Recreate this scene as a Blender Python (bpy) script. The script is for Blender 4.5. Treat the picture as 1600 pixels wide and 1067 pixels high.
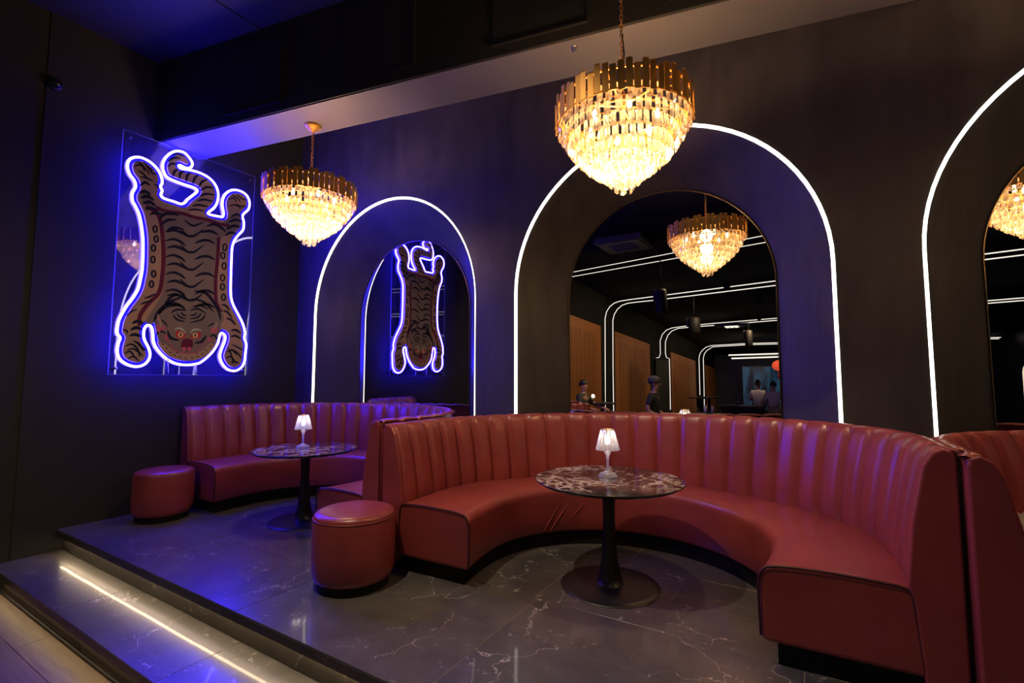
import bpy, bmesh, math, random
import numpy as np
from mathutils import Vector, Matrix
from mathutils.geometry import tessellate_polygon
random.seed(7); rng = np.random.default_rng(7)
S = bpy.context.scene
for o in list(bpy.data.objects): bpy.data.objects.remove(o)
COL = S.collection
PI = math.pi

# ------------------------------------------------------------------ camera
F = 751.67; PITCH = .0751; ROLL = .0006; YAW = .5518
CAM = np.array([5.691, -3.9486, 1.36])
fw = np.array([-math.sin(YAW)*math.cos(PITCH), math.cos(YAW)*math.cos(PITCH), math.sin(PITCH)])
_r = np.array([math.cos(YAW), math.sin(YAW), 0.]); _u = np.cross(_r, fw)
rt = _r*math.cos(ROLL)+_u*math.sin(ROLL); up = -_r*math.sin(ROLL)+_u*math.cos(ROLL)
cd = bpy.data.cameras.new('camera'); cam = bpy.data.objects.new('camera', cd); COL.objects.link(cam)
cd.sensor_fit = 'HORIZONTAL'; cd.sensor_width = 36; cd.lens = F*36/1600; cd.clip_start = .05; cd.clip_end = 200
cam.matrix_world = Matrix(((rt[0], up[0], -fw[0], CAM[0]), (rt[1], up[1], -fw[1], CAM[1]), (rt[2], up[2], -fw[2], CAM[2]), (0, 0, 0, 1)))
S.camera = cam
# ------------------------------------------------------------------ world and exposure
w = bpy.data.worlds.new('world'); S.world = w; w.use_nodes = True
w.node_tree.nodes['Background'].inputs[0].default_value = (.010, .009, .012, 1)
w.node_tree.nodes['Background'].inputs[1].default_value = .5
vs = S.view_settings; vs.view_transform = 'Standard'; vs.look = 'None'; vs.exposure = 0; vs.gamma = 1; vs.use_curve_mapping = False

# ------------------------------------------------------------------ light strengths
WARM = (1, .62, .30); LEDW = (1, .93, .80)
CH_POINT = 36          # each point inside a chandelier
NEON = 185; ARCH = 4.0; STEP = 21.0
SPOT = [  # ceiling spots: location, target, power, cone
    ((3.45, -2.95, 4.45), (4.3, -.85, .3), 275, 62),
    ((6.0, -3.3, 4.45), (5.6, -.8, .5), 25, 60),
    ((2.6, -3.4, 4.45), (2.5, -1.9, 0), 45, 42),
]

# ------------------------------------------------------------------ where pixels of the survey land
def ray(x, y): return fw+rt*(x-800)/F-up*(y-533.5)/F
def on_z(x, y, z): d = ray(x, y); return CAM+d*(z-CAM[2])/d[2]
def on_x(x, y, X): d = ray(x, y); return CAM+d*(X-CAM[0])/d[0]
def on_y(x, y, Y): d = ray(x, y); return CAM+d*(Y-CAM[1])/d[1]

# ------------------------------------------------------------------ materials
def mat(name, col, rough=.5, metal=0, spec=.5, emit=None, es=0, coat=0):
    m = bpy.data.materials.new(name); m.use_nodes = True
    b = m.node_tree.nodes['Principled BSDF']
    b.inputs['Base Color'].default_value = (*col, 1); b.inputs['Roughness'].default_value = rough
    b.inputs['Metallic'].default_value = metal; b.inputs['Specular IOR Level'].default_value = spec
    b.inputs['Coat Weight'].default_value = coat
    if emit: b.inputs['Emission Color'].default_value = (*emit, 1); b.inputs['Emission Strength'].default_value = es
    return m
def N(m, t, **k):
    n = m.node_tree.nodes.new(t)
    for a, v in k.items():
        if a.startswith('i_'): n.inputs[a[2:].replace('_', ' ')].default_value = v
        else: setattr(n, a, v)
    return n
def L(m, a, b): m.node_tree.links.new(a, b)
def bsdf(m): return m.node_tree.nodes['Principled BSDF']
def coords(m, kind='Object', scale=(1, 1, 1), rot=(0, 0, 0)):
    tc = N(m, 'ShaderNodeTexCoord'); mp = N(m, 'ShaderNodeMapping')
    mp.inputs['Scale'].default_value = scale; mp.inputs['Rotation'].default_value = rot
    if kind == 'World':
        g = N(m, 'ShaderNodeNewGeometry'); L(m, g.outputs['Position'], mp.inputs['Vector'])
    else: L(m, tc.outputs[kind], mp.inputs['Vector'])
    return mp.outputs['Vector']
def ramp(m, fac, stops):
    r = N(m, 'ShaderNodeValToRGB'); e = r.color_ramp.elements
    while len(e) < len(stops): e.new(.5)
    for q, (p, c) in zip(e, stops): q.position = p; q.color = (*c, 1) if len(c) == 3 else c
    L(m, fac, r.inputs[0]); return r.outputs[0]
def bump(m, h, strength=.2, dist=.01):
    b = N(m, 'ShaderNodeBump'); b.inputs['Strength'].default_value = strength; b.inputs['Distance'].default_value = dist
    L(m, h, b.inputs['Height']); L(m, b.outputs[0], bsdf(m).inputs['Normal'])
def noise(m, v, scale, detail=4, rough=.5, dist=0):
    n = N(m, 'ShaderNodeTexNoise'); n.inputs['Scale'].default_value = scale; n.inputs['Detail'].default_value = detail
    n.inputs['Roughness'].default_value = rough; n.inputs['Distortion'].default_value = dist
    L(m, v, n.inputs['Vector']); return n
def emis(name, col, s):
    m = bpy.data.materials.new(name); m.use_nodes = True; nt = m.node_tree; nt.nodes.remove(bsdf(m))
    e = nt.nodes.new('ShaderNodeEmission'); e.inputs[0].default_value = (*col, 1); e.inputs[1].default_value = s
    nt.links.new(e.outputs[0], nt.nodes['Material Output'].inputs[0]); return m
def mixer(name, parts):
    """weighted sum of simple shaders: parts = [(kind, colour, roughness, weight)]"""
    m = bpy.data.materials.new(name); m.use_nodes = True; nt = m.node_tree; nt.nodes.remove(bsdf(m)); cur = None; tot = 0
    for kind, col, ro, wt in parts:
        n = nt.nodes.new('ShaderNodeBsdf'+kind); n.inputs[0].default_value = (*col, 1)
        if 'Roughness' in n.inputs: n.inputs['Roughness'].default_value = ro
        if cur is None: cur = n.outputs[0]; tot = wt; continue
        tot += wt; mx = nt.nodes.new('ShaderNodeMixShader'); mx.inputs[0].default_value = wt/tot
        nt.links.new(cur, mx.inputs[1]); nt.links.new(n.outputs[0], mx.inputs[2]); cur = mx.outputs[0]
    nt.links.new(cur, nt.nodes['Material Output'].inputs[0]); return m

def wall_paint():
    m = mat('black_wall_paint', (.03, .026, .026), .55); v = coords(m, 'World', (2.2, 2.2, .5))
    n = noise(m, v, 2.2, 6, .6); c = ramp(m, n.outputs[0], [(.3, (.027, .023, .022)), (.75, (.060, .053, .049))])
    L(m, c, bsdf(m).inputs['Base Color'])
    n2 = noise(m, coords(m, 'World', (14, 14, 1.5)), 3, 4); r = ramp(m, n2.outputs[0], [(.3, (.36,)*3), (.7, (.6,)*3)])
    L(m, r, bsdf(m).inputs['Roughness']); bump(m, n2.outputs[0], .12, .004); return m
def leather(name, a, b):
    m = mat(name, a, .34, spec=.6); v = coords(m, 'World')
    n = noise(m, v, 3.0, 4); c = ramp(m, n.outputs[0], [(.3, a), (.75, b)]); L(m, c, bsdf(m).inputs['Base Color'])
    lo = noise(m, v, 6, 2); bump(m, lo.outputs[0], .12, .006)
    r = ramp(m, lo.outputs[0], [(.3, (.29,)*3), (.7, (.36,)*3)]); L(m, r, bsdf(m).inputs['Roughness']); return m
def stone(name, dark, mid, vein, vs_, amount, rough=(.12, .3), spec=.5, wob=.25, coat=.25, mk_=(.47, .60), fl=(.54, .66)):
    m = mat(name, dark, .2, spec=spec, coat=coat); bsdf(m).inputs['Coat Roughness'].default_value = .045; v0 = coords(m, 'World')
    oi = N(m, 'ShaderNodeObjectInfo'); cm = N(m, 'ShaderNodeVectorMath', operation='MULTIPLY_ADD')
    cb = N(m, 'ShaderNodeCombineXYZ'); 
    for k in range(3): L(m, oi.outputs['Random'], cb.inputs[k])
    L(m, cb.outputs[0], cm.inputs[0]); cm.inputs[1].default_value = (37, 53, 19); L(m, v0, cm.inputs[2]); v = cm.outputs[0]
    warp = noise(m, v, 2.4, 5, .6); wv = N(m, 'ShaderNodeVectorMath', operation='MULTIPLY_ADD')
    L(m, warp.outputs[1], wv.inputs[0]); wv.inputs[1].default_value = (.55, .55, .55); L(m, v, wv.inputs[2])
    cloud = noise(m, v, 5, 6, .6); base = ramp(m, cloud.outputs[0], [(.3, dark), (.75, mid)])
    vo = N(m, 'ShaderNodeTexVoronoi', feature='DISTANCE_TO_EDGE'); vo.inputs['Scale'].default_value = vs_*1.15; L(m, wv.outputs[0], vo.inputs['Vector'])
    ln = ramp(m, vo.outputs[0], [(0, (1,)*3), (.011*amount, (.5,)*3), (.03*amount, (0,)*3)])
    mk = noise(m, v, 2.1, 3, .6); mr = ramp(m, mk.outputs[0], [(mk_[0], (0,)*3), (mk_[1], (1,)*3)])
    fine = noise(m, wv.outputs[0], 20, 6, .75); fr = ramp(m, fine.outputs[0], [(.595, (0,)*3), (.645, (.85,)*3)])
    mk2 = noise(m, v, 3.3, 2); mr2 = ramp(m, mk2.outputs[0], [(fl[0], (0,)*3), (fl[1], (1,)*3)])
    a = N(m, 'ShaderNodeMath', operation='MULTIPLY'); L(m, ln, a.inputs[0]); L(m, mr, a.inputs[1])
    b = N(m, 'ShaderNodeMath', operation='MULTIPLY'); L(m, fr, b.inputs[0]); L(m, mr2, b.inputs[1])
    s = N(m, 'ShaderNodeMath', operation='MAXIMUM'); L(m, a.outputs[0], s.inputs[0]); L(m, b.outputs[0], s.inputs[1])
    mx = N(m, 'ShaderNodeMixRGB'); L(m, s.outputs[0], mx.inputs[0]); L(m, base, mx.inputs[1]); mx.inputs[2].default_value = (*vein, 1)
    L(m, mx.outputs[0], bsdf(m).inputs['Base Color'])
    bsdf(m).inputs['Roughness'].default_value = sum(rough)/2
    wn = noise(m, v0, 2.6, 0); bump(m, wn.outputs[0], wob, .006); L(m, bsdf(m).inputs['Normal'].links[0].from_socket, bsdf(m).inputs['Coat Normal']); return m
def wood(name, a, b, rough=.4, sc=(1, 14, 14), groove=0):
    m = mat(name, a, rough); v = coords(m, 'World', sc); n = noise(m, v, 2.0, 6, .6, .3)
    c = ramp(m, n.outputs[0], [(.3, a), (.7, b)]); L(m, c, bsdf(m).inputs['Base Color']); bump(m, n.outputs[0], .1, .003)
    return m
M = {}
M['wall'] = wall_paint()
M['wall_shaded'] = mat('shade_darkened_side_wall', (.024, .021, .021), .8, spec=.2)  # darker, duller copy of the wall paint; left wall's shade put into its colour
M['ceil'] = mat('black_ceiling_paint', (.016, .016, .018), .6)
M['ceil_rear'] = mat('black_rear_ceiling', (.007, .007, .007), .8, spec=.1)
M['beam'] = mat('black_beam_paint', (.014, .013, .013), .6)
M['soffit'] = mat('grey_beam_soffit', (.105, .095, .092), .6)
M['leather'] = leather('oxblood_leather', (.235, .039, .040), (.31, .054, .052))
M['piping'] = mat('dark_piping', (.05, .008, .010), .5)
M['black'] = mat('matt_black', (.007, .007, .007), .6, spec=.25)
M['metal'] = mat('black_powder_coat', (.014, .013, .013), .38, 0, .5)
M['rim'] = mat('steel_rim', (.35, .33, .30), .35, 1)
M['tile'] = stone('grey_marble_tile', (.070, .066, .066), (.125, .118, .116), (.62, .58, .54), 1.05, .13, (.26, .33), wob=.4, coat=.3, mk_=(.42, .54), fl=(.53, .62))
M['riser'] = stone('dark_marble_riser', (.022, .019, .016), (.045, .038, .032), (.35, .30, .26), 1.4, .2, (.3, .4))
M['grout'] = mat('pale_grout', (.32, .29, .26), .8)
M['marble'] = stone('brown_black_marble', (.014, .009, .008), (.05, .032, .027), (.68, .58, .50), 6.5, 4.6, (.06, .12), wob=.05, mk_=(.43, .56), fl=(.46, .56))
M['gold'] = mat('polished_gold', (.62, .34, .08), .52, .75)
M['gold_dark'] = mat('aged_gold', (.55, .33, .12), .35, 1)
M['crystal'] = mixer('cut_crystal', [('Transparent', (1, .97, .92), 0, .44), ('Translucent', (1, .93, .82), 0, .10), ('Glossy', (1, .96, .88), .04, .46)])
M['shade'] = mixer('faceted_clear_shade', [('Transparent', (1, 1, 1), 0, .42), ('Translucent', (1, .97, .95), 0, .26), ('Glossy', (1, 1, 1), .08, .32)])
M['clear'] = mixer('clear_resin', [('Transparent', (1, 1, 1), 0, .35), ('Translucent', (1, .96, .93), 0, .25), ('Diffuse', (1, .96, .93), 0, .2), ('Glossy', (1, 1, 1), .04, .2)])
M['acrylic'] = mixer('acrylic_sheet', [('Transparent', (.97, .97, 1), 0, .90), ('Glossy', (.9, .9, 1), .0, .10)])
M['mirror'] = mixer('smoked_mirror', [('Glossy', (.58, .55, .52), 0, 1)])
M['bulb'] = emis('warm_bulb', (1, .72, .40), 60)
M['neon'] = emis('blue_neon', (.020, .013, 1), NEON)
M['led'] = emis('warm_white_led', LEDW, ARCH)
M['led_far'] = emis('white_led_line', (1, .97, .90), 1.8)
M['led_step'] = emis('warm_step_led', (1, .74, .44), STEP)
M['lampbulb'] = emis('lamp_bulb', (1, .86, .74), 7)
M['plank'] = wood('brown_oak_plank', (.16, .105, .072), (.27, .185, .13), .45, (1.2, 16, 16))
M['woodwall'] = wood('amber_wood_panel', (.13, .046, .010), (.24, .092, .022), .5, (18, 18, 1.0))
M['woodframe'] = wood('amber_wood_frame', (.17, .062, .014), (.27, .105, .026), .5, (18, 18, 1.0))
M['skin'] = mat('skin', (.42, .22, .14), .5)
M['hair'] = mat('black_hair', (.012, .010, .009), .5)
M['blackcloth'] = mat('black_cloth', (.018, .018, .02), .8)
M['greencloth'] = mat('dark_green_cloth', (.020, .028, .020), .8)
M['whitecloth'] = mat('off_white_cloth', (.55, .50, .42), .8)
M['greycloth'] = mat('grey_cloth', (.07, .065, .06), .8)
M['denim'] = mat('dark_denim', (.02, .022, .03), .8)
M['beige'] = mat('beige_cloth', (.34, .27, .19), .8)
M['white'] = mat('white_plastic', (.75, .73, .70), .4)

# ------------------------------------------------------------------ mesh helpers
def mesh(name, verts, faces, m=None, parent=None, smooth=False, loc=None):
    me = bpy.data.meshes.new(name); me.from_pydata([tuple(map(float, v)) for v in verts], [], [tuple(f) for f in faces]); me.update()
    if smooth: me.polygons.foreach_set('use_smooth', [True]*len(me.polygons))
    if m is not None: me.materials.append(M[m] if isinstance(m, str) else m)
    return link(name, me, parent, loc)
def link(name, me, parent=None, loc=None, rot=None):
    o = bpy.data.objects.new(name, me); COL.objects.link(o)
    if parent is not None: o.parent = parent
    if loc is not None: o.location = loc
    if rot is not None: o.rotation_euler = rot
    return o
def tag(o, label, cat, group=None, kind=None):
    if label: o['label'] = label
    if cat: o['category'] = cat
    if group: o['group'] = group
    if kind: o['kind'] = kind
    return o
def thing(name, label, cat, loc=(0, 0, 0), rz=0, group=None):
    o = bpy.data.objects.new(name, None); COL.objects.link(o); o.location = tuple(map(float, loc)); o.rotation_euler = (0, 0, rz); o.empty_display_size = .1
    return tag(o, label, cat, group)
def struct(o, label=None, cat=None): o['kind'] = 'structure'; tag(o, label, cat); return o
def box(x0, x1, y0, y1, z0, z1):
    v = [(x, y, z) for z in (z0, z1) for y in (y0, y1) for x in (x0, x1)]
    return v, [(0, 2, 3, 1), (4, 5, 7, 6), (0, 1, 5, 4), (2, 6, 7, 3), (0, 4, 6, 2), (1, 3, 7, 5)]
def cbox(x0, x1, y0, y1, z0, z1, c=.003):
    """box whose top edges are chamfered"""
    v = [(x0, y0, z0), (x1, y0, z0), (x1, y1, z0), (x0, y1, z0), (x0, y0, z1-c), (x1, y0, z1-c), (x1, y1, z1-c), (x0, y1, z1-c),
         (x0+c, y0+c, z1), (x1-c, y0+c, z1), (x1-c, y1-c, z1), (x0+c, y1-c, z1)]
    f = [(3, 2, 1, 0)]
    for k in range(4):
        j = (k+1) % 4; f += [(k, j, j+4, k+4), (k+4, j+4, j+8, k+8)]
    return v, f+[(8, 9, 10, 11)]
def join(*vf):
    V, Fc = [], []
    for v, f in vf:
        n = len(V); V += list(v); Fc += [tuple(i+n for i in q) for q in f]
    return V, Fc
def lathe(prof, n=32, a0=0, cap=False):
    V = []; Fc = []
    for r, z in prof:
        for k in range(n): a = a0+2*PI*k/n; V.append((r*math.cos(a), r*math.sin(a), z))
    for i in range(len(prof)-1):
        for k in range(n): j = (k+1) % n; Fc.append((i*n+k, i*n+j, (i+1)*n+j, (i+1)*n+k))
    if cap: Fc.append(tuple(range(n))[::-1]); Fc.append(tuple((len(prof)-1)*n+k for k in range(n)))
    return V, Fc
def tube(pts, r, n=8, closed=False, cap=True):
    P = [Vector(tuple(map(float, p))) for p in pts]; m_ = len(P); V = []; Fc = []; nrm = None
    for i in range(m_):
        a = P[(i-1) % m_] if (closed or i > 0) else P[i]; b = P[(i+1) % m_] if (closed or i < m_-1) else P[i]
        t = (b-a).normalized()
        if nrm is None:
            nrm = t.orthogonal().normalized()
        else:
            q = nrm-t*nrm.dot(t); nrm = q.normalized() if q.length > 1e-6 else t.orthogonal().normalized()
        bi = t.cross(nrm); rr = r[i] if hasattr(r, '__len__') else r
        for k in range(n): c = 2*PI*k/n; V.append(P[i]+(nrm*math.cos(c)+bi*math.sin(c))*rr)
    for i in range(m_ if closed else m_-1):
        j = (i+1) % m_
        for k in range(n): l = (k+1) % n; Fc.append((i*n+k, i*n+l, j*n+l, j*n+k))
    if cap and not closed: Fc.append(tuple(range(n))[::-1]); Fc.append(tuple((m_-1)*n+k for k in range(n)))
    return V, Fc
def spline(pts, sub=4, closed=False):
    P = [np.array(p, float) for p in pts]; n = len(P); out = []
    for i in range(n if closed else n-1):
        g = lambda k: P[k % n] if closed else P[min(max(k, 0), n-1)]
        p0, p1, p2, p3 = g(i-1), g(i), g(i+1), g(i+2)
        for s in range(sub):
            t = s/sub; out.append(.5*((2*p1)+(-p0+p2)*t+(2*p0-5*p1+4*p2-p3)*t*t+(-p0+3*p1-3*p2+p3)*t**3))
    if not closed: out.append(P[-1])
    return out
def prism(poly, place, h0, h1):
    """poly: 2-d outline; place(u,v,h) -> 3-d point"""
    tri = tessellate_polygon([[Vector((p[0], p[1], 0)) for p in poly]]); n = len(poly)
    V = [place(p[0], p[1], h0) for p in poly]+[place(p[0], p[1], h1) for p in poly]
    Fc = [tuple(t) for t in tri]+[tuple(i+n for i in t)[::-1] for t in tri]+[(i, (i+1) % n, (i+1) % n+n, i+n) for i in range(n)]
    return V, Fc
def fixn(o):
    bm = bmesh.new(); bm.from_mesh(o.data); bmesh.ops.recalc_face_normals(bm, faces=bm.faces); bm.to_mesh(o.data); bm.free(); return o
def bevel(o, wdt=.01, seg=2, ang=40):
    b = o.modifiers.new('bevel', 'BEVEL'); b.width = wdt; b.segments = seg; b.limit_method = 'ANGLE'; b.angle_limit = math.radians(ang); return o

# ================================================================== the setting
WL = -.12           # left wall plane
DEP = .4292         # depth of the splayed arches
CX = [1.5306, 4.5823, 7.634]; WO, ZO = 1.294, 2.174; WI, ZI = .9158, 2.145
HC = 4.72; XR = 11.6
def arch_pts(c, r, zs, n=40, z0=0.):
    return [(c-r, z0)]+[(c+r*math.cos(PI-PI*k/n), zs+r*math.sin(PI-PI*k/n)) for k in range(n+1)]+[(c+r, z0)]
V, Fc = [], []
def quad(a, b, c, d): n = len(V); V.extend([a, b, c, d]); Fc.append((n, n+1, n+2, n+3))
xs = [WL-.2]
for c in CX: xs += [c-WO, c+WO]
xs.append(XR)
for k in range(0, len(xs), 2): quad((xs[k], 0, -.4), (xs[k+1], 0, -.4), (xs[k+1], 0, HC), (xs[k], 0, HC))
for c in CX:
    A = arch_pts(c, WO, ZO)[1:-1]; B = arch_pts(c, WI, ZI)[1:-1]
    for (x0, z0), (x1, z1) in zip(A[:-1], A[1:]): quad((x0, 0, z0), (x1, 0, z1), (x1, 0, HC), (x0, 0, HC))
wall_back = struct(mesh('wall_back', V, Fc, 'wall'))
for c in CX:                                       # splayed reveals, narrowing to the mirrors
    A = arch_pts(c, WO, ZO); B = arch_pts(c, WI, ZI); n = len(A)
    mesh('arch_reveal', [(x, 0, z) for x, z in A]+[(x, DEP, z) for x, z in B], [(i, i+1, i+1+n, i+n) for i in range(n-1)], 'wall', wall_back, True)
wl = mesh('wall_left', *box(WL-.2, WL, -2.60, .02, -.4, HC), 'wall_shaded'); struct(wl)
mesh('wall_panel', *box(WL-.2, WL-.010, -4.9, -2.60, -.4, HC), 'wall_shaded', wl)
V, Fc = join(box(WL-.2, .30, -4.9, -4.64, -.4, HC)); struct(mesh('wall_return', V, Fc, 'wall'))
struct(mesh('wall_right', *box(XR, XR+.2, -20.6, .02, -.4, HC), 'wall'))
struct(mesh('wall_rear', *box(-1, XR, -20.8, -20.5, -.4, HC), 'wall'))
cl = struct(mesh('ceiling', *box(WL-.2, XR+.2, -5.0, .6, HC, HC+.12), 'ceil'))
mesh('ceiling_seam', *box(1.30, 1.315, -5, 0, HC-.006, HC+.01), 'black', cl)
mesh('ceiling_seam', *box(3.0, 3.015, -5, 0, HC-.006, HC+.01), 'black', cl)
# ceiling further back, stepping lower away from the booths (seen in the mirrors)
zc = [(-4.9, 4.12), (-7.2, 3.95), (-8.6, 3.78), (-13.1, 3.34), (-17.6, 2.84), (-20.6, 2.46)]
V, Fc = [], []
for (y0, z0), (y1, z1) in zip(zc[:-1], zc[1:]): quad((-1, y0, z0), (XR, y0, z0), (XR, y1, z1), (-1, y1, z1))
quad((-1, -4.9, 4.12), (XR, -4.9, 4.12), (XR, -4.9, HC+.1), (-1, -4.9, HC+.1))
struct(mesh('ceiling_rear', V, Fc, 'ceil_rear'))
# beam, set slightly askew to the wall
BZ = 3.8426
def bfy(x): return -1.7199+.19565*x
def bby(x): return min(-1.2637+.19408*x, 0)
xa, xm, xb = WL, 6.51, 8.7
V = [(x, f(x), z) for z in (BZ, HC+.02) for x, f in ((xa, bfy), (xb, bfy), (xb, bby), (xm, bby), (xa, bby))]
beam = struct(fixn(mesh('ceiling_beam', V, [(0, 1, 2, 3, 4), (5, 6, 7, 8, 9)]+[(i, (i+1) % 5, (i+1) % 5+5, i+5) for i in range(5)], 'beam')))
V = [(x, f(x)+(.012 if f is bfy else -.0), BZ-.012+dz) for dz in (0, .0115) for x, f in ((xa, bfy), (xb, bfy), (xb, bby), (xm, bby), (xa, bby))]
fixn(mesh('soffit_board', V, [(0, 1, 2, 3, 4), (5, 6, 7, 8, 9)]+[(i, (i+1) % 5, (i+1) % 5+5, i+5) for i in range(5)], 'soffit', beam))
for x0, x1, z0, z1 in ((.87, 1.58, 3.94, 4.6), (2.30, 3.0, 3.945, 4.62), (3.70, 4.42, 3.935, 4.62), (5.0, 5.7, 3.935, 4.62)):
    vv, ff = box(x0, x1, -.012, .0, z0, z1); mesh('access_panel', [(x, bfy(x)+y, z) for x, y, z in vv], ff, 'beam', beam)
    vv, ff = join(box(x0-.012, x1+.012, -.022, 0, z0-.014, z0), box(x1, x1+.014, -.022, 0, z0, z1)); mesh('panel_trim', [(x, bfy(x)+y, z) for x, y, z in vv], ff, 'metal', beam)

# platform, steps and floors -------------------------------------------------
YP, YB, DZ, YF, YL = -2.3128, -2.2701, .188, -2.716, -2.66
plat = struct(mesh('floor', *box(WL, XR, YB+.012, .42, -.4, -.0028), 'grout'))
rows = [YP, -1.655, -1.235, -.83, -.42, 0.]; G = .0022
xj = [WL]+[1.375+1.415*k for k in range(8)]
for r_ in range(5):
    off = (0, 0, -.02, -.7, .3)[r_]
    js = [WL]+[x+off for x in xj[1:]]
    for x0, x1 in zip(js[:-1], js[1:]):
        if x0 > 8.9: continue
        mesh('tile', *cbox(x0+G, x1-G, rows[r_]+(0 if r_ == 0 else G), rows[r_+1]-G, -.014, 0, .0012), 'tile', plat)
for x0, x1 in zip(xj[:-1], xj[1:]):
    mesh('nosing', *cbox(x0+G*.5, x1-G*.5, YP-.001, YB+.02, -.058, -.0145, .001), 'riser', plat)
for x0, x1 in zip([WL, 1.14, 2.72, 4.3, 5.88, 7.46], [1.14, 2.72, 4.3, 5.88, 7.46, 9.0]):
    mesh('riser_tile', *box(x0+G*.6, x1-G*.6, YB, YB+.012, -DZ+.002, -.058), 'riser', plat)
step = struct(mesh('floor_step', *box(WL, XR, YL+.012, YB+.012, -.4, -DZ-.0028), 'grout'))
for x0, x1 in zip(xj[:-1], xj[1:]):
    mesh('tile', *cbox(x0+G, x1-G, YF, YB-.001, -DZ-.013, -DZ, .0012), 'tile', step)
    mesh('nosing', *cbox(x0+G*.5, x1-G*.5, YF-.001, YL+.02, -DZ-.055, -DZ-.0135, .001), 'riser', step)
    mesh('riser_tile', *box(x0+.3+G*.6, x1+.3-G*.6, YL, YL+.012, -2*DZ, -DZ-.055), 'riser', step)
mesh('riser_tile', *box(WL, WL+.3, YL, YL+.012, -2*DZ, -DZ-.055), 'riser', step)
mesh('metal_edge', *box(WL, XR, YL-.028, YL-.016, -2*DZ, -2*DZ+.012), 'metal', step)
t = tag(mesh('led_strip', *box(WL+.10, 9, YP+.010, YP+.024, -.064, -.0585), 'led_step'), 'warm light strip tucked under the upper step edge', 'light strip')
M['led_low'] = emis('warm_floor_led', (1, .74, .44), STEP*.5)
t = tag(mesh('led_strip', *box(WL+.10, 9, YF+.010, YF+.024, -DZ-.061, -DZ-.0555), 'led_low'), 'warm light strip tucked under the lower step edge above the wood floor', 'light strip')
FZ = -2*DZ
lowf = struct(mesh('floor_wood', *box(-1, XR, -20.6, YL, FZ-.1, FZ-.012), 'plank'))
y = YL-.03; k = 0
while y > -4.5:
    y1 = y-.19; x = WL-(.3+.55*(k % 3))
    while x < 5.4:
        x1 = x+1.7; a, b = max(x, WL), x1
        mesh('plank', *cbox(a+.0012, b-.0012, y1+.0012, y-.0012, FZ-.012, FZ, .001), 'plank', lowf); x = x1
    y = y1; k += 1

# ================================================================== arches: light lines and mirrors
nm = ('far left arch around the tiger reflection', 'middle arch behind the big booth', 'right-hand arch cut off by the picture edge')
for i, c in enumerate(CX):
    A = arch_pts(c, WO, ZO); B = arch_pts(c, WI, ZI); n = len(A); V, Fc = [], []
    for (xa_, za_), (xb_, zb_) in zip(A, B):
        d = Vector((xb_-xa_, DEP, zb_-za_)); L_ = d.length; d /= L_
        inw = Vector((c-xa_, 0, (ZO-za_) if za_ > ZO else 0)).normalized()
        nn = (inw-d*inw.dot(d)).normalized()*.006; p = Vector((xa_, 0, za_))
        for s_, h in ((.000, 0), (.000, 1), (.028, 1), (.028, 0)): V.append(p+d*s_+nn*h+Vector((0, -.001, 0)))
    for j in range(n-1):
        for q in range(4): q2 = (q+1) % 4; Fc.append((4*j+q, 4*j+q2, 4*j+4+q2, 4*j+4+q))
    tag(mesh('arch_light', V, Fc, 'led'), 'white light line outlining the '+nm[i], 'light strip', 'light lines around the wall arches')
    P = arch_pts(c, WI, ZI, 40, .02); m_ = thing('arched_mirror', ('arched mirror reflecting the tiger sign', 'arched mirror behind the big booth reflecting a chandelier and the room', 'arched mirror at the right picture edge')[i], 'mirror', (c, DEP, .02), 0, 'arched mirrors')
    tri = [(x-c, -.004, z-.02) for x, z in P]
    mesh('mirror_glass', tri, [tuple(range(len(tri)))], 'mirror', m_)
    fr = []; Pi = arch_pts(c, WI-.006, ZI, 40, .02); ff = []
    V = [(x-c, -.004, z-.02) for x, z in P]+[(x-c, -.016, z-.02) for x, z in P]+[(x-c, -.016, z-.02) for x, z in Pi]+[(x-c, -.004, z-.02) for x, z in Pi]; n = len(P)
    for q in range(3): ff += [(q*n+i2, q*n+i2+1, (q+1)*n+i2+1, (q+1)*n+i2) for i2 in range(n-1)]
    mesh('mirror_edge', V, ff, mat('dark_mirror_edge', (.20, .14, .08), .35, 1), m_)

# ================================================================== curved banquettes
YEND = -.43
def stations(nper, nch=28, r=1.42):
    """stations along the horseshoe, nper steps for each of nch channels"""
    tot = 2*-YEND+PI*r; out = []
    for k in range(nch*nper+1):
        s = tot*k/(nch*nper)
        if s < -YEND: out.append(('l', YEND+s))
        elif s > tot+YEND: out.append(('r', -(s-(tot+YEND))))
        else: out.append(('a', PI-(s+YEND)/r))
    return out
def at(st, r):
    k, v = st
    if k == 'a': return r*math.cos(v), (.84+(r-.868)*.67)*math.sin(v)
    toe = .05*(v/YEND)**2*max(0, (1.5-r)/.63)
    return (-r+toe if k == 'l' else r-toe), v
def sweep(name, prof, sts, m, parent, smooth=True, cap=True):
    n = len(prof); V = []; Fc = []
    for st in sts:
        for r, z in prof: x, y = at(st, r); V.append((x, y, z))
    for i in range(len(sts)-1):
        for k in range(n): j = (k+1) % n; Fc.append((i*n+k, i*n+j, (i+1)*n+j, (i+1)*n+k))
    if cap: Fc += [tuple(range(n)), tuple((len(sts)-1)*n+k for k in range(n))[::-1]]
    o = fixn(mesh(name, V, Fc, m, parent))
    if smooth:
        for p in o.data.polygons: p.use_smooth = len(p.vertices) == 4
    return o
def rnd(r0, z0, r1, z1, rad, a0, a1, n=5): pass
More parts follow.
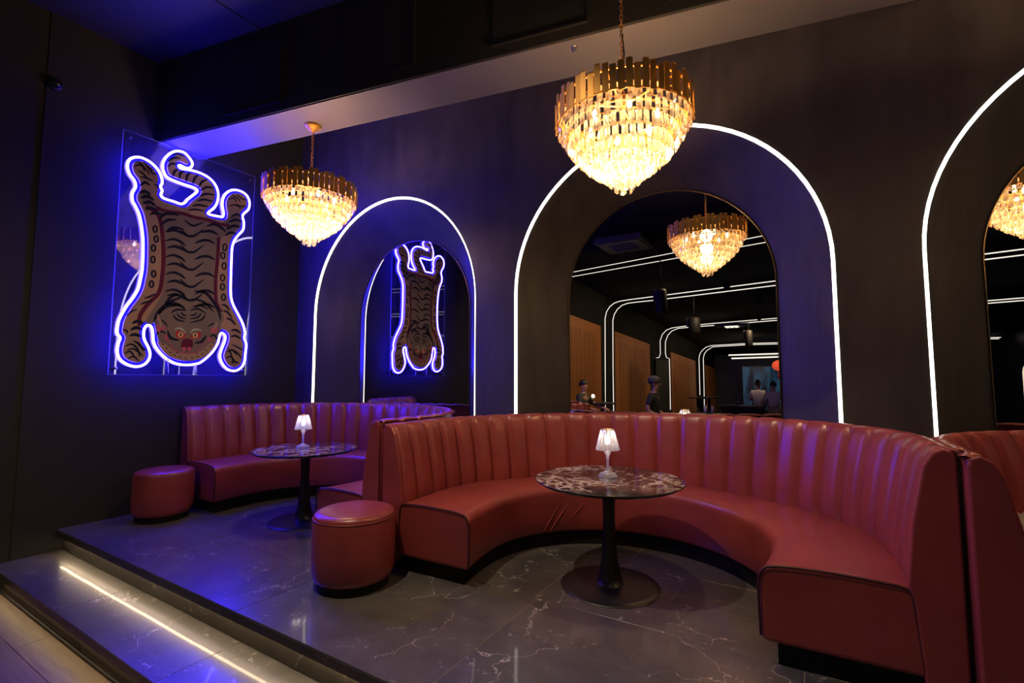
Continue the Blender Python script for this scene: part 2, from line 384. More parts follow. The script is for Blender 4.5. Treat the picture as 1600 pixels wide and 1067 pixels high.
def banquette(loc, rz, label, xs=1., lift=0.):
    t = thing('curved_banquette', label, 'sofa', loc, rz, 'curved red banquettes')
    SH, PL = .472, .112
    sts = stations(3)
    # seat: rounded front top edge
    pr = [(.885, PL), (.872, PL+.02), (.868, .25), (.868, SH-.07)]
    for k in range(1, 6): a = PI-k*PI/2/6; pr.append((.868+.06+.06*math.cos(a), SH-.066+.06*math.sin(a)))
    pr += [(.935, SH-.004), (1.05, SH+.006), (1.25, SH+.006), (1.44, SH-.006), (1.44, PL)]
    seat = sweep('seat', pr, sts, 'leather', t); bevel(seat, .022, 3, 50)
    pl = [('l', YEND+.05)]+[s for s in sts if not (s[0] in 'lr' and s[1] < YEND+.06)]+[('r', YEND+.05)]
    sweep('plinth', [(.925, 0), (.925, PL+.01), (1.53, PL+.01), (1.53, 0)], pl, 'black', t, False)
    sh = sweep('back_shell', [(1.425, .06), (1.425, SH), (1.500, 1.02), (1.512, 1.036), (1.548, 1.036), (1.556, 1.02), (1.556, .06)], sts, 'leather', t); bevel(sh, .012, 2, 50)
    # upright channels, each a padded piece
    prof = [(1.395, SH-.02), (1.380, SH+.05), (1.387, .60), (1.408, .75), (1.432, .88), (1.455, .98), (1.472, 1.020), (1.490, 1.040), (1.512, 1.049), (1.536, 1.046), (1.550, 1.034)]
    fine = stations(6)
    for c in range(28):
        V, Fc = [], []; ns = 7; npf = len(prof)
        for j in range(ns):
            st = fine[c*6+j]; u = abs(j-3)/3; bul = (1-u**4)
            for q, (r, z) in enumerate(prof):
                e = .020*bul*(1 if q < 6 else max(0, 1-(q-5)*.14))-(.020 if j in (0, 6) else 0)
                dz = .009*bul if q > 6 else 0
                x, y = at(st, r+.024-e); V.append((x, y, z-.010+dz))
        for j in range(ns-1):
            for q in range(npf-1): Fc.append((j*npf+q, (j+1)*npf+q, (j+1)*npf+q+1, j*npf+q+1))
        mesh('back_channel', V, Fc, 'leather', t, True)
    # facings and piping at the two ends
    for st, sg in ((sts[0], -1), (sts[-1], 1)):
        pts = [(.872, PL+.03), (.868, .3), (.870, SH-.075), (.890, SH-.022), (.94, SH-.002), (1.10, SH+.008), (1.30, SH+.004), (1.385, SH-.008), (1.402, SH-.05), (1.426, PL+.02)]
        P = [(at(st, r)[0], st[1]-.003, z) for r, z in pts]
        mesh('piping', *tube(spline(P, 3), .0065, 6), 'piping', t, True)
        pts = [(1.385, SH+.01), (1.410, .75), (1.452, .97), (1.480, 1.022), (1.515, 1.040), (1.546, 1.030), (1.556, 1.0), (1.556, .06), (1.425, .06), (1.400, SH-.04)]
        o = fixn(mesh('end_facing', *prism(pts, lambda r, z, h: (at(st, r)[0], st[1]-h, z), -.012, .012), 'leather', t)); bevel(o, .009, 2, 50)
    for o in t.children:                                   # the booths differ a little in width and level
        for v in o.data.vertices:
            v.co.x *= xs
            if v.co.z > .5: v.co.z += lift*v.co.x/1.5*(v.co.z-.5)/.55
    return t
SCX = [1.428, 4.592, 7.785]
banquette((SCX[0], -.925, 0), math.radians(-.8), 'red horseshoe booth sofa in the corner under the tiger sign', .985)
banquette((SCX[1], -.90, 0), math.radians(2.6), 'big red channel-backed horseshoe booth in the foreground', 1.02, .024)
banquette((SCX[2], -.89, 0), math.radians(.2), 'red booth at right edge with a plastic bag on its seat', 1.01, -.01)

big = [o for o in bpy.data.objects if o.name == 'curved_banquette.001'][0]
for (xa_, ya_), (xb_, yb_) in (((848.5, 832), (877, 783)), ((857.5, 833), (890, 783)), ((895, 808), (915, 783))):   # slack folds in the seat front
    P = []
    for u in np.linspace(0, 1, 9):
        d = ray(xa_+(xb_-xa_)*u, ya_+(yb_-ya_)*u); ex, ey = .868*1.02, .84; ox, oy = CAM[0]-SCX[1], CAM[1]+.90
        A_, B_, C_ = (d[0]/ex)**2+(d[1]/ey)**2, 2*(ox*d[0]/ex**2+oy*d[1]/ey**2), (ox/ex)**2+(oy/ey)**2-1
        q = CAM+d*(-B_+math.sqrt(B_*B_-4*A_*C_))/(2*A_); q = Matrix.Rotation(-math.radians(2.6), 3, 'Z') @ Vector((q[0]-SCX[1], q[1]+.90, q[2])); P.append(q)
    mesh('leather_fold', *tube(P, [.0012+.0075*math.sin(PI*u)**.8 for u in np.linspace(0, 1, 9)], 8), 'leather', big, True)

# ================================================================== stools, tables, lamps
def stool(loc, r, h, label):
    t = thing('round_stool', label, 'stool', loc, 0, 'round red leather stools')
    mesh('base', *lathe([(0, 0), (r-.035, 0), (r-.032, .05), (0, .05)], 40), 'black', t)
    b = [(0, .045), (r-.05, .045), (r-.018, .06), (r-.004, .10), (r, .2), (r, h-.06), (r-.004, h-.045)]
    mesh('body', *lathe(b, 48), 'leather', t, True)
    mesh('piping', *tube([((r-.004)*math.cos(a), (r-.004)*math.sin(a), h-.042) for a in np.linspace(0, 2*PI, 48, endpoint=False)], .004, 6, True), 'leather', t, True)
    mesh('seat_pad', *lathe([(r-.006, h-.045), (r-.004, h-.035), (r-.014, h-.015), (r-.05, h-.002), (r-.15, h+.006), (.001, h+.009)], 48), 'leather', t, True)
    return t
stool((3.055, -1.68, 0), .266, .485, 'red leather drum stool in the foreground beside the big booth')
stool((.275, -1.645, 0), .252, .470, 'red leather drum stool against the left wall in shadow')
def table(loc, r, h, label):
    t = thing('pedestal_table', label, 'table', loc, 0, 'round marble pedestal tables')
    mesh('table_top', *lathe([(0, h-.026), (r-.03, h-.026), (r-.008, h-.012), (r, h-.006), (r, h-.002), (r-.003, h), (0, h)], 72), 'marble', t)
    mesh('edge_band', *lathe([(r-.012, h-.0145), (r+.0012, h-.007), (r+.0012, h-.002), (r-.002, h-.0005)], 72), 'metal', t, True)
    mesh('stem', *lathe([(.10, .012), (.088, .016), (.070, .08), (.052, .20), (.041, .36), (.039, .45), (.043, .56), (.050, h-.03), (.05, h-.025)], 32), 'metal', t, True)
    b = mesh('base', *lathe([(0, 0), (.318, 0), (.320, .005), (.316, .009), (.28, .013), (.12, .020), (.0, .022)], 64), 'metal', t, True)
    mesh('base_rim', *tube([(.3195*math.cos(a), .3195*math.sin(a), .004) for a in np.linspace(0, 2*PI, 72, endpoint=False)], .002, 5, True), 'rim', b, True)
    return t
TM = (4.525, -.826, 0); TL = (1.535, -.985, 0); HT = .690
table(TM, .485, HT, 'round dark marble table in the big foreground booth')
table(TL, .475, HT-.012, 'round dark marble table in the corner booth under the tiger')
def lamp(loc, label, s=1.):
    t = thing('table_lamp', label, 'lamp', loc, 0, 'small crystal table lamps'); t.scale = (s, s, s)
    mesh('base', *lathe([(0, 0), (.062, 0), (.064, .008), (.060, .014), (.056, .016), (.055, .024), (.03, .034), (.014, .044), (.0, .046)], 24), 'clear', t)
    mesh('stem', *lathe([(.011, .04), (.009, .06), (.008, .10), (.011, .135), (.014, .15), (.022, .158), (.022, .166), (.012, .174), (.010, .185)], 16), 'clear', t, True)
    V, Fc = [], []; nf = 20                             # three tiers of pleated facets
    tiers = [(.076, .182, .066, .232), (.065, .228, .055, .276), (.054, .272, .044, .318)]
    sh = None
    for k, (r0, z0, r1, z1) in enumerate(tiers):
        V, Fc = [], []
        for q in range(nf):
            a0, am, a1 = [2*PI*(q+f_)/nf for f_ in (0, .5, 1)]; n = len(V)
            for a, dr in ((a0, 0), (am, .006), (a1, 0)):
                V.append(((r0+dr)*math.cos(a), (r0+dr)*math.sin(a), z0)); V.append(((r1+dr*.3)*math.cos(a), (r1+dr*.3)*math.sin(a), z1))
            Fc += [(n, n+2, n+3, n+1), (n+2, n+4, n+5, n+3)]
        if sh is None: sh = mesh('lamp_shade', V, Fc, 'shade', t)
        else: mesh('shade_tier', V, Fc, 'shade', sh)
    mesh('shade_rim', *tube([(.0445*math.cos(a), .0445*math.sin(a), .319) for a in np.linspace(0, 2*PI, 24, endpoint=False)], .003, 6, True), 'gold_dark', sh, True)
    mesh('bulb', *lathe([(.0, .215), (.014, .222), (.018, .245), (.014, .268), (0, .28)], 12), 'lampbulb', t, True)
    ld = bpy.data.lights.new('lamp_light', 'POINT'); ld.energy = .9; ld.color = (1, .84, .70); ld.shadow_soft_size = .03
    lo = link('lamp_light', ld, t, (0, 0, .25)); return t
p = on_z(950, 745, HT); lamp((p[0], p[1], HT), 'lit crystal lamp on the big booth table', 1.0)
p = on_z(473, 700, HT-.012); lamp((p[0], p[1], HT-.012), 'lit crystal lamp on the corner booth table', 1.0)

# ================================================================== chandeliers
def chandelier(loc, ztop, label, R=.425, canopy=True):
    """loc = centre of the gold band's bottom"""
    t = thing('crystal_chandelier', label, 'chandelier', loc, random.random(), 'gold and crystal chandeliers')
    H = ztop-loc[2]; BH = .175
    mesh('canopy', *lathe([(0, H), (.075, H), (.078, H-.012), (.060, H-.022), (.055, H-.034), (.020, H-.048), (.012, H-.075), (0, H-.078)], 24), 'gold', t, True)
    vf = []; z = H-.072; k = 0                              # chain of oval links
    while z > BH+.03:
        P = []
        for a in np.linspace(0, 2*PI, 10, endpoint=False):
            u, v = .011*math.cos(a), .021*math.sin(a); P.append((u, 0, z-.02+v) if k % 2 else (0, u, z-.02+v))
        vf.append(tube(P, .0032, 5, True)); z -= .032; k += 1
    mesh('chain', *join(*vf), 'gold', t, True)
    cp = [(.012*math.sin(s*3.0), .016*math.sin(s*2.2), H-.07-s/6*(H-BH-.08)) for s in np.linspace(0, 6, 16)]
    mesh('power_cord', *tube(cp, .004, 6), 'black', t, True)
    mesh('hub', *lathe([(0, BH+.04), (.02, BH+.035), (.025, BH), (.012, BH-.03), (.012, .02), (0, .02)], 16), 'gold', t, True)
    vf = []
    for rr, zz in ((R-.012, BH*.80), (R-.012, .018), (R*.80, -.01), (R*.62, -.10)):
        vf.append(tube([(rr*math.cos(a), rr*math.sin(a), zz) for a in np.linspace(0, 2*PI, 48, endpoint=False)], .006, 6, True))
    for a in np.linspace(0, 2*PI, 6, endpoint=False): vf.append(tube([(0, 0, BH*.8), ((R-.012)*math.cos(a), (R-.012)*math.sin(a), BH*.8)], .006, 6))
    mesh('frame', *join(*vf), 'gold', t, True)
    # gold plates with clipped corners, two staggered lengths
    def plate(h, wd):
        c = wd*.28; pts = [(-wd+c, 0), (wd-c, 0), (wd, c), (wd, h-c), (wd-c, h), (-wd+c, h), (-wd, h-c), (-wd, c)]
        return prism(pts, lambda u, v, q: (q+.006*(1-(u/wd)**2), u, v), 0, .004)
    pm = []
    for h in (BH, BH*.86):
        me = bpy.data.meshes.new('gold_plate'); v, f = plate(h, .0185); me.from_pydata(v, [], f); me.materials.append(M['gold']); me.update(); pm.append(me)
    n = 60
    for k in range(n):
        a = 2*PI*k/n; kk = (0, 0, 1)[k % 3]; rr = R-.004+(.008 if k % 2 else 0)
        link('gold_plate', pm[kk], t, (rr*math.cos(a), rr*math.sin(a), (0, 0, .0)[k % 3]+random.uniform(-.003, .003)), (0, 0, a))
    # crystal tiers
    spec = [(R*.950, .058, 46, .100), (R*.875, -.002, 42, .10), (R*.785, -.062, 45, .10), (R*.685, -.118, 39, .095), (R*.575, -.168, 33, .09), (R*.455, -.212, 26, .088), (R*.335, -.254, 19, .080), (R*.235, -.290, 13, .080), (R*.125, -.322, 7, .100)]
    for rr, zt, nn, h in spec:
        vf = []
        for k in range(nn):
            a = 2*PI*(k+.5*(nn % 2))/nn+random.uniform(-.02, .02); hw = min(PI*rr/nn*.80, .02); zz = zt+random.uniform(-.004, .004)
            ct, sn = math.cos(a), math.sin(a)
            loc_ = [(.004, -hw*.7, zz), (.004, hw*.7, zz), (.004, hw, zz-.015), (.004, hw, zz-h+.006), (.004, 0, zz-h), (.004, -hw, zz-h+.006), (.004, -hw, zz-.015), (.014, 0, zz-.02), (.014, 0, zz-h+.03), (-.003, 0, zz-h*.5)]
            fcs = [(0, 1, 7), (1, 2, 7), (2, 3, 8, 7), (3, 4, 8), (4, 5, 8), (5, 6, 7, 8), (6, 0, 7), (1, 0, 9), (2, 1, 9), (3, 2, 9), (4, 3, 9), (5, 4, 9), (6, 5, 9), (0, 6, 9)]
            tw = random.uniform(-.25, .25)
            P = []
            for u, v, z_ in loc_:
                u2, v2 = u*math.cos(tw)-v*math.sin(tw), u*math.sin(tw)+v*math.cos(tw)
                P.append(((rr+u2)*ct-v2*sn, (rr+u2)*sn+v2*ct, z_))
            vf.append((P, fcs))
        o = mesh('crystal_tier', *join(*vf), 'crystal', t); o['kind'] = 'stuff'
        if rr > .1: mesh('tier_ring', *tube([((rr-.004)*math.cos(a), (rr-.004)*math.sin(a), zt+.003) for a in np.linspace(0, 2*PI, 40, endpoint=False)], .0035, 5, True), 'gold', t, True)
    for k in range(6):
        a = 2*PI*k/6+.4; rb = R*.52
        b = mesh('bulb', *lathe([(0, -.035), (.010, -.028), (.015, -.005), (.011, .018), (.006, .03), (0, .03)], 10), 'bulb', t, True, (rb*math.cos(a), rb*math.sin(a), .03))
    for lz, e in ((.05, .9), (-.10, .8), (-.22, .3)):
        ld = bpy.data.lights.new('chandelier_light', 'POINT'); ld.energy = CH_POINT*e; ld.color = WARM; ld.shadow_soft_size = .07
        link('chandelier_light', ld, t, (0, 0, lz))
    return t
chandelier((1.63, -1.09, 3.055), BZ-.012, 'smaller looking chandelier hanging from the beam left of the first arch')
chandelier((4.74, -1.05, 2.955), HC, 'large chandelier in the foreground above the big booth')
chandelier((7.42, -1.05, 2.955), HC, 'chandelier seen only in the mirror at the right picture edge')

# ================================================================== tiger neon sign
PX = .0
def tp(cx, cy): return on_x(160+cx/2.604, 190+cy/2.604, PX+.02)   # survey point on the sign plane -> (y, z)
sign = thing('tiger_neon_sign', 'tiger rug on a clear panel outlined in blue neon on the left wall', 'sign', (PX, -1.39, 1.387))
def S3(pts, x): return [(x, y-(-1.39), z-1.387) for y, z in pts]
def yz(pts): return [tuple(tp(*q)[1:]) for q in pts]
y0, y1, z0, z1 = -2.055, -.7216, 1.387, 3.8117
def tobox(xa_, xb_, ya_, yb_, za_, zb_): return box(xa_, xb_, ya_+1.39, yb_+1.39, za_-1.387, zb_-1.387)
mesh('acrylic_panel', *tobox(0, .008, y0, y1, z0, z1), 'acrylic', sign)
e = .0022
mesh('panel_edge', *join(tobox(-.0005, .0085, y0-.001, y0+e, z0, z1), tobox(-.0005, .0085, y1-e, y1+.001, z0, z1), tobox(-.0005, .0085, y0, y1, z1-e, z1+.001), tobox(-.0005, .0085, y0, y1, z0-.001, z0+e)), mixer('acrylic_edge', [('Transparent', (.9, .9, 1), 0, .45), ('Translucent', (.8, .8, 1), 0, .35), ('Glossy', (1, 1, 1), .1, .2)]), sign)
for yy in (y0+.06, y1-.06):
    for zz in (z0+.06, z1-.06):
        v, f = lathe([(0, -.125), (.009, -.125), (.009, .010), (.012, .010), (.012, .014), (0, .014)], 12)
        mesh('standoff', [(c, a, b) for a, b, c in v], f, 'rim', sign, True, (0, yy+1.39, zz-1.387))
neon = [(103,170),(112,153),(132,145),(160,147),(195,165),(225,195),(240,225),(243,250),(236,264),(243,281),(238,298),(250,312),(290,325),(320,335),(336,329),(348,315),(380,290),(385,278),(370,268),(330,255),(290,240),(262,225),(248,200),(245,175),(255,150),(275,130),(300,120),(330,125),(352,145),(366,170),(358,187),(338,188),(318,178),(310,181),(320,191),(350,196),(390,206),(430,226),(458,255),(471,290),(468,325),(455,350),(430,371),(440,379),(470,385),(489,387),(493,370),(488,345),(490,315),(505,290),(530,278),(560,282),(585,298),(598,325),(595,355),(578,372),(570,385),(575,410),(572,440),(550,465),(534,490),(527,520),(525,560),(523,620),(522,700),(530,740),(550,780),(570,820),(580,858),(577,880),(585,905),(582,940),(578,975),(565,1000),(540,1014),(510,1008),(488,985),(478,955),(485,925),(497,895),(500,875),(492,862),(481,862),(475,880),(468,905),(445,940),(410,972),(385,985),(340,990),(295,983),(255,960),(222,925),(208,895),(205,860),(200,837),(188,827),(175,835),(168,855),(170,885),(185,915),(193,940),(190,965),(170,988),(135,997),(95,985),(70,965),(60,935),(65,900),(72,880),(60,860),(62,830),(70,800),(95,755),(125,715),(145,680),(155,640),(162,600),(165,540),(165,480),(160,430),(150,380),(135,345),(122,320),(122,290),(135,265),(130,240),(112,215),(103,190)]
NP = spline([tuple(q) for q in neon], 4, True)
NYZ = [tuple(tp(*q)[1:]) for q in NP]
mesh('neon_tube', *tube(S3(NYZ, .021), .0115, 8, True), 'neon', sign, True)
# rug outline: neon path moved inwards
area = sum(a[0]*b[1]-b[0]*a[1] for a, b in zip(NYZ, NYZ[1:]+NYZ[:1])); sg = 1 if area > 0 else -1
def inset(poly, d):
    n = len(poly); out = []
    for i in range(n):
        a, b = np.array(poly[i-2]), np.array(poly[(i+2) % n]); tv = (b-a)/(np.linalg.norm(b-a)+1e-9); out.append((poly[i][0]-sg*tv[1]*d, poly[i][1]+sg*tv[0]*d))
    return out
M['rug_cream'] = mat('cream_pile', (.42, .30, .23), .95); M['rug_grey'] = mat('taupe_pile', (.22, .19, .175), .95)
M['rug_navy'] = mat('navy_pile', (.008, .010, .040), .95); M['rug_maroon'] = mat('maroon_pile', (.13, .012, .055), .95)
M['rug_pink'] = mat('pink_pile', (.62, .12, .22), .95); M['rug_red'] = mat('red_pile', (.55, .03, .06), .95)
M['rug_teal'] = mat('pale_teal_pile', (.42, .60, .58), .95); M['rug_yellow'] = mat('yellow_pile', (.72, .62, .30), .95)
for k_ in ('rug_cream', 'rug_grey'):
    nn = noise(M[k_], coords(M[k_], 'World'), 60, 4); bump(M[k_], nn.outputs[0], .4, .01)
pl3 = lambda y, z, h: (h, y+1.39, z-1.387)
mesh('rug_backing', *prism(inset(NYZ, .008), pl3, .0085, .011), 'rug_navy', sign)
rug = fixn(mesh('rug', *prism(inset(NYZ, .040), pl3, .0112, .034), 'rug_cream', sign))
def patch(name, pts, m, h=.0225, sub=3, smooth=True):
    P = spline(pts, sub, True) if smooth else pts
    return fixn(mesh(name, *prism(yz(P), pl3, .025, h+.014), m, rug))
def stroke(name, pts, m, wd, h=.0245, sub=4, taper=True):
    P = [np.array(tp(*q)[1:]) for q in spline(pts, sub)]; n = len(P); Lf, Rt = [], []
    for i in range(n):
        tv = P[min(i+1, n-1)]-P[max(i-1, 0)]; tv = tv/(np.linalg.norm(tv)+1e-9); nv = np.array([-tv[1], tv[0]])
        u = i/(n-1); ww = wd*.5*(max(.12, math.sin(PI*u)**.6) if taper else 1)
        Lf.append(tuple(P[i]+nv*ww)); Rt.append(tuple(P[i]-nv*ww))
    return fixn(mesh(name, *prism(Lf+Rt[::-1], pl3, .025, h+.014), m, rug))
# grey back, then the head
patch('back_field', [(150,290),(180,280),(215,350),(260,362),(370,385),(470,415),(500,400),(545,375),(560,400),(545,440),(510,460),(478,480),(470,560),(462,650),(465,730),(490,790),(480,820),(430,770),(340,745),(250,765),(205,820),(175,815),(215,745),(240,700),(252,620),(255,540),(248,440),(222,385),(175,345)], 'rug_grey', .0215)
patch('head_field', [(210,800),(250,760),(340,742),(430,770),(478,815),(470,870),(450,905),(420,935),(340,950),(260,930),(225,890)], 'rug_grey', .0228)
for s_ in ([(175,345),(222,380),(238,430),(246,540),(240,640),(225,700),(185,740),(150,790),(150,830)], [(215,350),(260,366),(320,374),(372,390),(430,402),(470,416),(512,424)], [(470,470),(466,560),(458,640),(460,730),(480,775)]):
    stroke('maroon_border', s_, 'rug_maroon', .036, .0235, 4, False)
for x_, y_ in ((212,438),(216,478),(205,515),(203,562),(206,620),(197,662),(495,512),(487,545),(492,588),(486,636),(486,672),(490,715)):
    P = [(x_+8*math.cos(a), y_+13*math.sin(a)) for a in np.linspace(0, 2*PI, 9)]
    stroke('spot', P, 'rug_navy', .016, .024, 2, False)
ST = []
for y_ in (455, 520, 590, 660, 715):
    ST += [([(258,y_-5),(290,y_-12),(320,y_-2),(340,y_+12)], .020), ([(312,y_-22),(338,y_+6),(352,y_+12),(372,y_+10),(410,y_-18)], .018), ([(372,y_+42),(400,y_+30),(430,y_+30),(455,y_+44)], .020), ([(252,y_+32),(285,y_+24),(318,y_+36),(335,y_+52)], .018)]
ST += [([(330,400),(352,418),(372,424),(412,408)], .016), ([(225,400),(250,378),(285,376),(310,384)], .020), ([(232,425),(262,402),(300,400)], .018), ([(255,450),(285,432),(330,440)], .018), ([(420,428),(450,418),(480,432),(500,452)], .022), ([(395,452),(435,446),(470,462)], .02)]
# upper left leg and paw
ST += [([(148,292),(170,285),(195,300)], .022), ([(152,312),(180,305),(208,322)], .022), ([(160,335),(190,328),(215,345)], .022), ([(172,360),(195,352),(225,366)], .018), ([(190,380),(215,372),(245,382)], .018), ([(150,262),(172,248),(190,262)], .018),
       ([(125,185),(150,178),(175,196),(190,220)], .012), ([(140,165),(160,178),(168,205)], .012), ([(165,165),(185,190),(205,200)], .012), ([(180,180),(200,210),(222,215)], .012), ([(140,200),(165,215),(185,240)], .012), ([(205,255),(222,262),(228,275)], .010), ([(150,225),(180,232),(205,245)], .012)]
# upper right leg and paw
ST += [([(500,440),(530,425),(560,430)], .02), ([(495,465),(520,452),(545,460)], .018), ([(510,410),(540,400),(568,410)], .018), ([(520,388),(545,378),(566,392)], .016), ([(505,320),(530,312),(545,330)], .011), ([(520,300),(545,310),(560,330)], .011), ([(545,295),(565,315),(585,320)], .011), ([(510,345),(540,340),(560,355)], .011), ([(540,335),(560,345),(585,345)], .010)]
# tail
ST += [([(262,165),(285,150),(318,150)], .014), ([(262,185),(280,172),(300,176)], .014), ([(276,140),(300,132),(335,145)], .012), ([(285,225),(290,205),(305,195)], .016), ([(310,235),(314,212),(330,202)], .016), ([(338,246),(342,222),(356,208)], .016), ([(365,255),(372,232),(388,216)], .016), ([(390,268),(402,246),(425,236)], .016), ([(396,282),(420,268),(452,272)], .016), ([(392,305),(420,295),(455,300)], .016), ([(380,325),(410,318),(448,326)], .016), ([(360,345),(390,340),(430,348)], .016), ([(345,362),(375,358),(412,366)], .014)]
# lower legs
ST += [([(95,790),(120,770),(140,765)], .010), ([(165,720),(190,712),(215,700)], .012), ([(150,745),(175,735),(200,728)], .012), ([(118,822),(140,812),(165,822)], .020), ([(112,848),(135,838),(158,848)], .022), ([(108,872),(130,866),(158,876)], .020), ([(78,845),(95,850),(100,862)], .010),
       ([(90,915),(115,905),(140,925),(150,960)], .012), ([(85,945),(110,935),(130,960)], .011), ([(100,965),(125,955),(145,975)], .011), ([(120,890),(145,905),(168,935)], .012), ([(140,895),(160,920),(180,930)], .010), ([(95,930),(125,925),(165,955)], .011),
       ([(480,745),(500,750),(515,770)], .014), ([(485,770),(505,775),(525,800)], .014), ([(500,800),(520,806),(540,830)], .016), ([(520,850),(540,848),(560,862)], .018), ([(518,875),(540,872),(562,886)], .018), ([(500,940),(525,930),(545,950)], .011), ([(498,965),(520,955),(540,985)], .011), ([(520,925),(545,940),(565,965)], .011), ([(525,905),(550,920),(572,930)], .011), ([(515,985),(535,975),(555,985)], .010), ([(505,915),(520,945),(530,990)], .009)]
# shoulders and brow
ST += [([(205,815),(225,775),(270,735),(320,715)], .022), ([(222,790),(255,755),(310,740)], .014), ([(370,690),(420,700),(465,760),(478,810)], .022), ([(360,720),(410,735),(450,775)], .016), ([(250,745),(275,715),(310,700)], .018),
       ([(285,785),(300,805),(335,815)], .013), ([(300,778),(312,795),(340,803)], .012), ([(318,775),(325,786),(342,790)], .012), ([(350,790),(372,786),(382,776)], .012), ([(352,803),(385,796),(398,778)], .012), ([(352,818),(400,806),(415,785)], .013), ([(275,780),(300,765),(340,770)], .014), ([(352,770),(385,762),(420,782)], .014), ([(265,755),(300,748),(330,758)], .012), ([(360,755),(395,748),(430,765)], .012),
       ([(262,850),(275,880),(312,890)], .018), ([(372,900),(400,895),(420,870)], .018), ([(215,870),(230,852),(255,862)], .014), ([(432,880),(450,868),(466,888)], .014), ([(232,805),(248,815),(262,835)], .010), ([(425,835),(440,825),(456,822)], .010)]
for P, wd in ST: stroke('stripe', P, 'rug_navy', wd*1.55)
# muzzle, ears, eyes, nose
patch('muzzle', [(222,895),(255,905),(290,935),(340,945),(395,935),(430,905),(462,885),(448,925),(405,962),(340,972),(280,962),(240,930)], 'rug_cream', .0236)
for x_, y_ in ((242,905),(258,922),(272,938),(290,950),(312,958),(335,962),(360,960),(385,955),(402,945),(418,930),(434,915),(446,900),(300,940),(380,942)):
    stroke('whisker_spot', [(x_-4, y_-2), (x_+1, y_), (x_+5, y_+4)], 'rug_navy', .010, .025, 2)
stroke('mouth', [(248,880),(270,900),(285,925),(315,940),(340,945),(375,940),(400,920),(420,895),(432,878)], 'rug_pink', .011, .0252)
for pts in ([(250,872),(258,868),(262,885),(254,892)], [(428,882),(436,876),(440,890),(430,896)]): patch('cheek', pts, 'rug_pink', .0254)
for pts, q in (([(218,822),(232,838),(250,848),(250,828),(238,842),(228,858),(216,845)], 0), ([(465,850),(450,862),(438,855),(440,838),(452,846),(462,836)], 0)): patch('ear', pts, 'rug_pink', .0250)
for pts in ([(220,782),(232,800),(240,828),(232,840),(222,812)], [(462,812),(452,825),(446,848),(458,842),(465,828)]): patch('ear_tuft', pts, 'rug_cream', .0256)
for pts in ([(296,853),(312,852),(334,866),(330,880),(312,882),(298,872)], [(358,870),(380,858),(396,858),(394,876),(374,884),(358,880)]): patch('eye_red', pts, 'rug_red', .0250)
for cx_, cy_ in ((315, 867), (374, 870)):
    patch('eye', [(cx_+11*math.cos(a), cy_+11*math.sin(a)) for a in np.linspace(0, 2*PI, 10, endpoint=False)], 'rug_yellow', .0262, 1)
    patch('pupil', [(cx_+3.5*math.cos(a), cy_+7.5*math.sin(a)) for a in np.linspace(0, 2*PI, 8, endpoint=False)], 'rug_navy', .0275, 1)
stroke('brow', [(290,848),(305,840),(322,846),(336,862)], 'rug_teal', .018, .0256); stroke('brow', [(354,860),(366,848),(385,846),(402,852)], 'rug_teal', .018, .0256)
patch('nose_bridge', [(328,884),(358,886),(366,908),(355,928),(342,932),(326,926),(316,910)], 'rug_maroon', .0252)
for cx_ in (329, 350): patch('nostril', [(cx_+9*math.cos(a), 925+9*math.sin(a)) for a in np.linspace(0, 2*PI, 9, endpoint=False)], 'rug_pink', .0268, 1)
# reflections of light lines in the acrylic, modelled as white tubes
for pts in ([(264,962),(266,1000),(268,1024)], [(380,986),(380,1005),(381,1026)]): mesh('reflection_line', *tube(S3(yz(pts), .03), .005, 6), 'white', sign, True)

# ================================================================== small fittings near the booths
d = on_x(85, 133, WL); t = thing('dome_camera', 'small dark dome camera high on the left wall', 'camera', (WL, d[1], d[2]))
v, f = lathe([(0, 0), (.055, 0), (.055, .03), (.048, .045), (0, .045)], 20); mesh('mount', [(c, a, b) for a, b, c in v], f, 'metal', t, True)
v, f = lathe([(.044, .045), (.042, .06), (.03, .078), (.012, .087), (0, .088)], 20); mesh('dome', [(c, a, b) for a, b, c in v], f, mat('smoked_dome', (.01, .01, .012), .05), t, True)
def sprinkler(px, py, label):
    dd = ray(px, py); tt = (-1.7199+.19565*CAM[0]-CAM[1])/(dd[1]-.19565*dd[0]); q = CAM+dd*tt
    s_ = thing('sprinkler', label, 'sprinkler', (q[0], q[1]+.1, BZ-.012))
    mesh('plate', *lathe([(0, 0), (.025, 0), (.022, -.006), (0, -.006)], 14), 'rim', s_, True); mesh('nozzle', *lathe([(.006, -.004), (.006, -.022), (.014, -.026), (0, -.028)], 10), 'rim', s_, True)
sprinkler(888, 60, 'tiny metal sprinkler under the beam left of the big chandelier')
# crumpled plastic bag on the right booth seat
bx = []; nb = 22
for i in range(nb):
    for j in range(nb):
        u, v = i/(nb-1)*2-1, j/(nb-1)*2-1; rr = math.hypot(u, v)
        h = .21*max(0, 1-rr**1.7)+.020*math.sin(9*u+5*v)+.018*math.sin(13*v-7*u)+random.uniform(0, .014)
        bx.append((.19*u, .30*v, max(.004, h+.012)))
bag = thing('plastic_bag', 'crumpled clear plastic bag on the right booth seat', 'bag', (6.60, -.56, .478))
M['plastic'] = mixer('crinkled_plastic', [('Translucent', (.9, .9, .86), 0, .3), ('Diffuse', (.62, .62, .58), 0, .3), ('Transparent', (1, 1, 1), 0, .2), ('Glossy', (1, 1, 1), .15, .2)])
mesh('sheet', bx, [(i*nb+j, (i+1)*nb+j, (i+1)*nb+j+1, i*nb+j+1) for i in range(nb-1) for j in range(nb-1)], 'plastic', bag)
mesh('handle', *tube(spline([(-.12, .1, .12), (-.16, .02, .16), (-.15, -.08, .14), (-.08, -.12, .12)], 4), .007, 6), 'plastic', bag, True)

